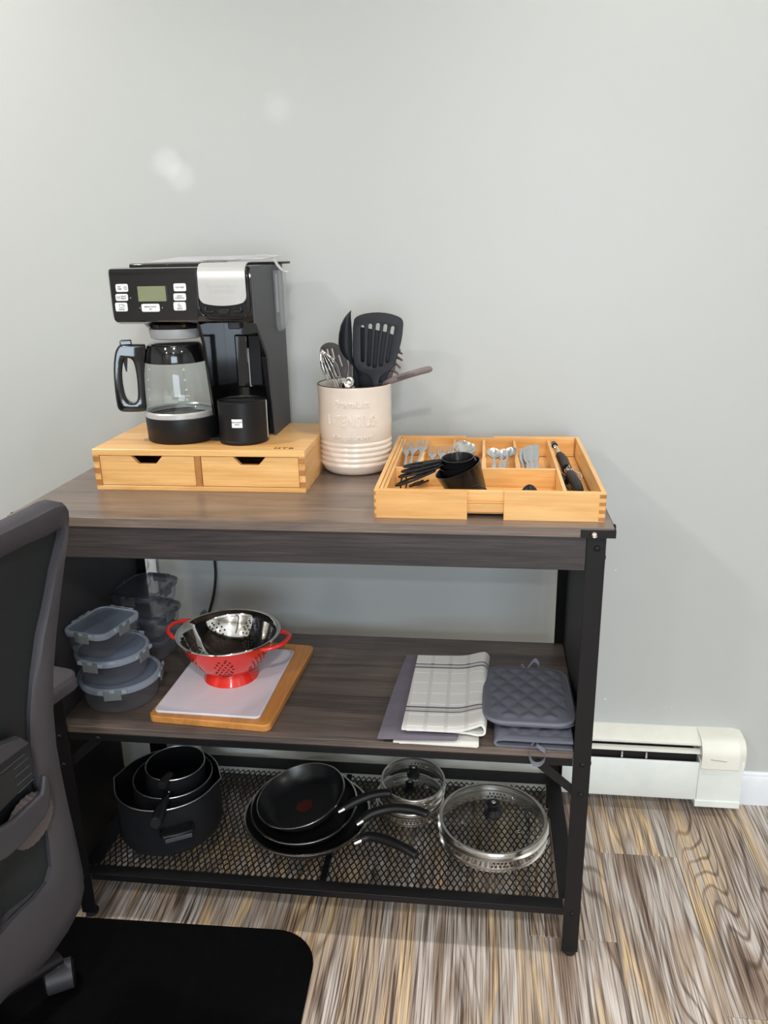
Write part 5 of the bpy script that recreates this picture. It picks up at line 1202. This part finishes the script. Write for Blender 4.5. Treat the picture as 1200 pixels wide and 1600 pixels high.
# ---------------- glass lids with steel strainer rims ----------------
def lid(lab, c, r, z0_, h, tx, ty, kz, grp, knob=True):
    tt = thing('pan_cover', lab, 'pan lid', (c[0], c[1], z0_), grp)
    mx = Matrix.Translation((c[0], c[1], z0_)) @ Matrix.Rotation(tx, 4, 'X') @ Matrix.Rotation(ty, 4, 'Y')
    pr = [(r*.985, 0), (r*1.0, .0008), (r*1.0, .0028), (r*.965, .0045), (r*.962, h*.50), (r*.970, h*.56), (r*1.022, h*.60), (r*1.022, h*.66), (r*.985, h*.72), (r*.985, h*.90), (r*.998, h*.95), (r*.99, h), (r*.955, h), (r*.935, h*.97)]
    bm = B(); lathe(bm, pr, 80, mtx=mx); o = obj('steel_band', bm, 'steel', tt, 50); o['label'] = 'polished steel band with strainer holes'
    dome = [(r*.940, h*.97), (r*.75, h+.0035), (r*.5, h+.0065), (r*.25, h+.0082), (0, h+.0088)]
    bm = B(); lathe(bm, dome, 80, mtx=mx); gl = obj('glass_dome', bm, 'lid_glass', tt, 60)
    bm = B()
    for a0_ in (-PI/2+.16, PI/2-.1):
        for row, n_ in ((0, 6), (1, 5)):
            for i in range(n_):
                a = a0_+(i-(n_-1)/2)*.0082/r*1.0; zz = h*(.16+.19*row)+.001
                for rr_, sg in ((r*.9665, 1), (r*.9585, -1)):
                    q = Vector((math.cos(a)*sg, math.sin(a)*sg, 0)).to_track_quat('Z', 'Y').to_matrix().to_4x4(); q.translation = (rr_*math.cos(a), rr_*math.sin(a), zz+.002)
                    bmesh.ops.create_circle(bm, cap_ends=True, radius=.0022 if r > .1 else .0019, segments=10, matrix=mx @ q)
    stuff(obj('strainer_holes', bm, 'dark_slot', tt, None))
    zk = h+.0085
    k = 1 if r > .1 else .72
    bm = B(); lathe(bm, [(0, zk-.001), (.0195*k, zk-.001), (.0200*k, zk+.002), (.0165*k, zk+.005), (.0105*k, zk+.010*k), (.0100*k, zk+.016*k), (.0135*k, zk+.021*k), (.0140*k, zk+.025*k), (.0110*k, zk+.0275*k), (0, zk+.0275*k)], 36, mtx=mx); kb = obj('knob', bm, 'black_matte', tt, 45)
    bm = B(); lathe(bm, [(0, zk+.0286*k), (.0042*k, zk+.0284*k), (.0052*k, zk+.0274*k), (0, zk+.0274*k)], 16, mtx=mx); obj('screw', bm, 'steel', kb)
    for a in (.9, 3.6, -.75): bm = B(); lathe(bm, [(.0022, h+.0045), (.0030, h+.0052), (.0034, h+.0040)], 14, mtx=mx @ Matrix.Translation((r*.62*math.cos(a), r*.62*math.sin(a), .0008))); obj('steam_hole', bm, 'steel', gl)
g = 'glass lids with steel bands on the mesh shelf'
lid('large glass pan lid with steel strainer band at the right end of the mesh shelf', (.3320, .2040), .1120, ZS, .0430, 0, 0, 0, g)
lid('lower of the two small glass lids with steel band behind the pan handles', (.1520, .2790), .0735, ZS, .0320, 0, 0, 0, g, False)
lid('upper of the two small glass lids, stacked and slightly tilted', (.1590, .2760), .0700, ZS+.0440, .0300, math.radians(4), math.radians(2), 0, g)

# ---------------- office chair ----------------
dh = Vector((.23, .97, 0)).normalized(); Fd = Vector((-dh.y, dh.x, 0))      # Fd: the way the chair faces
nb = -Fd                                                                     # towards the viewer's side: its back
Pc = Vector((-.234, -.288, .98)); up_ = (Vector((0, 0, 1))+nb*.10).normalized(); pn = dh.cross(up_).normalized()
if pn.dot(nb) < 0: pn = -pn
t = thing('office_chair', 'dark grey mesh back office chair in the left foreground before the table', 'office chair', (-.52, -.45, 0))
UC = -.215
def lum(py):
    # how far the back bows forward at this height
    f = max(0, 1-((py-1080)/330)**2); return .030*f-.012*max(0, (py-1330)/200)
def pl_(px, py, off=0): return atp(px, py, Pc-pn*(lum(py)-off), pn)
def mir(p):
    r = p-Pc; u_ = r.dot(dh); return p+dh*(2*(UC-u_))
prs = [((0, 829), (0, 875)), ((50, 805), (45, 852)), ((80, 789), (78, 838)), ((92, 785), (90, 831)), ((100, 786), (95.5, 829)), ((104.5, 794), (98, 831)), ((105.5, 808), (98, 838)), ((104, 840), (93, 858)), ((99, 880), (85, 890)), ((93, 930), (76, 940)), ((87, 990), (63.5, 996)), ((83, 1050), (55.5, 1056)), ((83.5, 1110), (51, 1113)), ((89, 1165), (51, 1165)), ((97, 1208), (56, 1210)), ((108, 1260), (70, 1262)), ((120, 1310), (80, 1314)), ((131, 1360), (84, 1357)), ((134, 1388), (78, 1380)), ((128, 1420), (58, 1406)), ((108, 1458), (32, 1431)), ((80, 1498), (0, 1468)), ((48, 1532), (-35, 1500)), ((20, 1552), (-75, 1525))]
ro, ri = [pl_(*a) for a, b_ in prs], [pl_(*b_) for a, b_ in prs]
allo = ro+[mir(p) for p in ro[::-1]]; alli = ri+[mir(p) for p in ri[::-1]]
th = .024; rings = []
for k, (o_, i_) in enumerate(zip(allo, alli)):
    e = (i_-o_); f = pn
    rings.append([o_-f*.003, o_+e*.10+f*.0035, o_+e*.30+f*.0048, o_+e*.85+f*.002, i_-f*.004, i_-f*th, o_+e*.3-f*(th+.004), o_-f*(th-.002)])
bm = B(); loft(bm, rings, True, loop=True); obj('back_frame', bm, 'chair_plastic', t, 40)
rows = []
for a in ri[4:-1]:
    b_ = mir(a); rows.append([a.lerp(b_, i/12)-pn*.010 for i in range(13)])
bm = B(); shell(bm, rows, -pn*.002); obj('back_mesh', bm, 'chair_mesh' if 'chair_mesh' in M else 'chair_dark', t, 60)
def slab(name, pxs, off, thk, mt, par=t, bv=.002, sm=35):
    pts = [pl_(x, y, off) for x, y in pxs]; bm = B(); loft(bm, [[p for p in pts], [p-pn*thk for p in pts]]); return obj(name, bm, mt, par, sm, bv)
# lumbar support: ridged plate, window, bracket and thumb wheel
lp = slab('lumbar_plate', [(-70, 1212), (0, 1168), (34, 1153), (46, 1160), (50, 1178), (55, 1213), (30, 1240), (0, 1270), (-70, 1330)], .012, .016, 'chair_dark')
slab('top_ledge', [(-70, 1212), (0, 1167), (34, 1153), (47, 1161), (0, 1196), (-70, 1242)], .022, .012, 'chair_plastic', lp, .0015)
for (xa, ya), (xb, yb) in (((0, 1209), (38, 1178)), ((21, 1203), (44, 1184)), ((23, 1215), (46, 1196)), ((26, 1228), (49, 1208)), ((29, 1239), (52, 1217))):
    a, b_ = pl_(xa, ya, .0130), pl_(xb, yb, .0130); bm = B(); tube(bm, [a, b_], .0009, 6); obj('ridge', bm, 'chair_plastic', lp)
slab('window', [(-70, 1250), (0, 1213), (19, 1200), (27, 1241), (0, 1264), (-70, 1312)], .0135, .002, 'dark_slot', lp, 0)
slab('bracket', [(-70, 1338), (10, 1291), (26, 1281), (68, 1240), (70, 1212), (77, 1213), (80, 1232), (79, 1258), (72, 1276), (34, 1322), (12, 1342), (-70, 1388)], .020, .009, 'chair_plastic', t, .003)
c = pl_(47, 1282, .004); mx = frame_m(c, dh, up_); bm = B(); R1 = (pl_(50, 1239, .004)-c).length
gear = []
for i in range(96): a = 2*PI*i/96; rr_ = R1*(1-.03*(1 if i % 4 < 2 else 0)); gear.append((rr_*math.cos(a), rr_*math.sin(a)))
prism(bm, gear, .012, mx @ Matrix.Translation((0, 0, -.006))); obj('thumb_wheel', bm, 'chair_taupe', t, 20)
sp_c = pl_(0, 1440, -.01); 
def U(u_, h_, off=0): 
    b0 = Pc+dh*u_; w_ = (h_-Pc.z)/up_.z; return b0+up_*w_+pn*off
# spine and tilt arm down to the seat (left of the frame)
bm = B(); e_ = Pc+dh*UC+Fd*.26; tube(bm, [U(UC, .68, .012), U(UC, .55, .018), U(UC, .44, .016), U(UC, .40, .0), Vector((e_.x, e_.y, .375))], [(.010, .024)]*3+[(.012, .026)]*2, 12, up=tuple(pn)); obj('spine', bm, 'chair_dark', t, 50)
sc = (Pc+dh*UC+Fd*.335); sc = Vector((sc.x, sc.y, 0))
mxs = frame_m((sc.x, sc.y, .385), Fd, (-Fd.y, Fd.x, 0))
bm = B(); loft(bm, [[mxs @ Vector((x*k, y*k, z)) for x, y in rrect(.44, .44, .09, 6)] for k, z in ((.90, 0), (.97, .012), (1, .035), (.98, .06), (.90, .07))]); obj('seat', bm, 'black_matte', t, 50)
bm = B(); box(bm, -.09, .09, -.07, .07, -.05, 0, mxs); obj('seat_mechanism', bm, 'black_matte', t, bevel=.008)
bm = B(); cyl(bm, (sc.x, sc.y, .10), (sc.x, sc.y, .34), .026); cyl(bm, (sc.x, sc.y, .06), (sc.x, sc.y, .12), .034); obj('gas_lift', bm, 'black_matte', t)
cw = at(93, 1524, 'z', .030); a0_ = math.atan2(cw.y-sc.y, cw.x-sc.x); RL = math.hypot(cw.x-sc.x, cw.y-sc.y)
for k in range(5):
    a = a0_+2*PI*k/5; d = Vector((math.cos(a), math.sin(a), 0)); s_ = Vector((-d.y, d.x, 0)); e = sc+d*RL
    bm = B(); tube(bm, [sc+d*.02+Vector((0, 0, .105)), sc+d*(RL*.6)+Vector((0, 0, .088)), sc+d*(RL+.005)+Vector((0, 0, .068))], [(.016, .026), (.014, .021), (.010, .016)], 12, up=(0, 0, 1)); lg = obj('base_leg', bm, 'black_matte', t, 50)
    axw = Vector((.86, .50, 0)) if k == 0 else s_
    mw = Vector((e.x, e.y, .0285)); cs = 0
    bm = B(); tube(bm, [mw-axw*.026, mw-axw*.022, mw-axw*.006], [.020, .0245, .0250], 24); wl1 = obj('caster_wheel', bm, 'black_matte', t, 40)
    bm = B(); tube(bm, [mw+axw*.006, mw+axw*.022, mw+axw*.026], [.0250, .0245, .020], 24); obj('caster_wheel', bm, 'black_matte', t, 40)
    bm = B(); tube(bm, [mw-axw*.0225, mw+axw*.0225], [.0262, .0262], 24); o = obj('caster_hood', bm, 'chair_plastic', t, 40); o.scale = (1, 1, 1)
    bm = B(); cyl(bm, (e.x, e.y, .045), (e.x, e.y, .068), .006); obj('caster_stem', bm, 'steel_soft', t)
# far armrest, its pad showing past the back frame
T_ = at(126, 1047, 'z', .672); ax = Fd; ay = -dh
bm = B(); mxa = frame_m(T_, ax, ay)
sg = 1 if (mxa @ Vector((0, 0, 1))-T_).z > 0 else -1
poly = rrect(.24, .080, .020, 5, .12, .040)
loft(bm, [[mxa @ Vector((x, y, z*sg)) for x, y in poly] for z in (-.026, -.020, -.003, 0)]); obj('arm_pad', bm, 'chair_plastic', t, 40, .003)
ac = T_+ax*.13+ay*.04
bm = B(); tube(bm, spline([ac+Vector((0, 0, -.026)), ac+Vector((0, 0, -.12)), Vector((ac.x, ac.y, .42))+ay*.005, Vector((ac.x, ac.y, .385))+ay*.10], 5), [(.026, .014)]*16, 12, up=tuple(ax)); obj('arm_post', bm, 'chair_dark', t, 50)
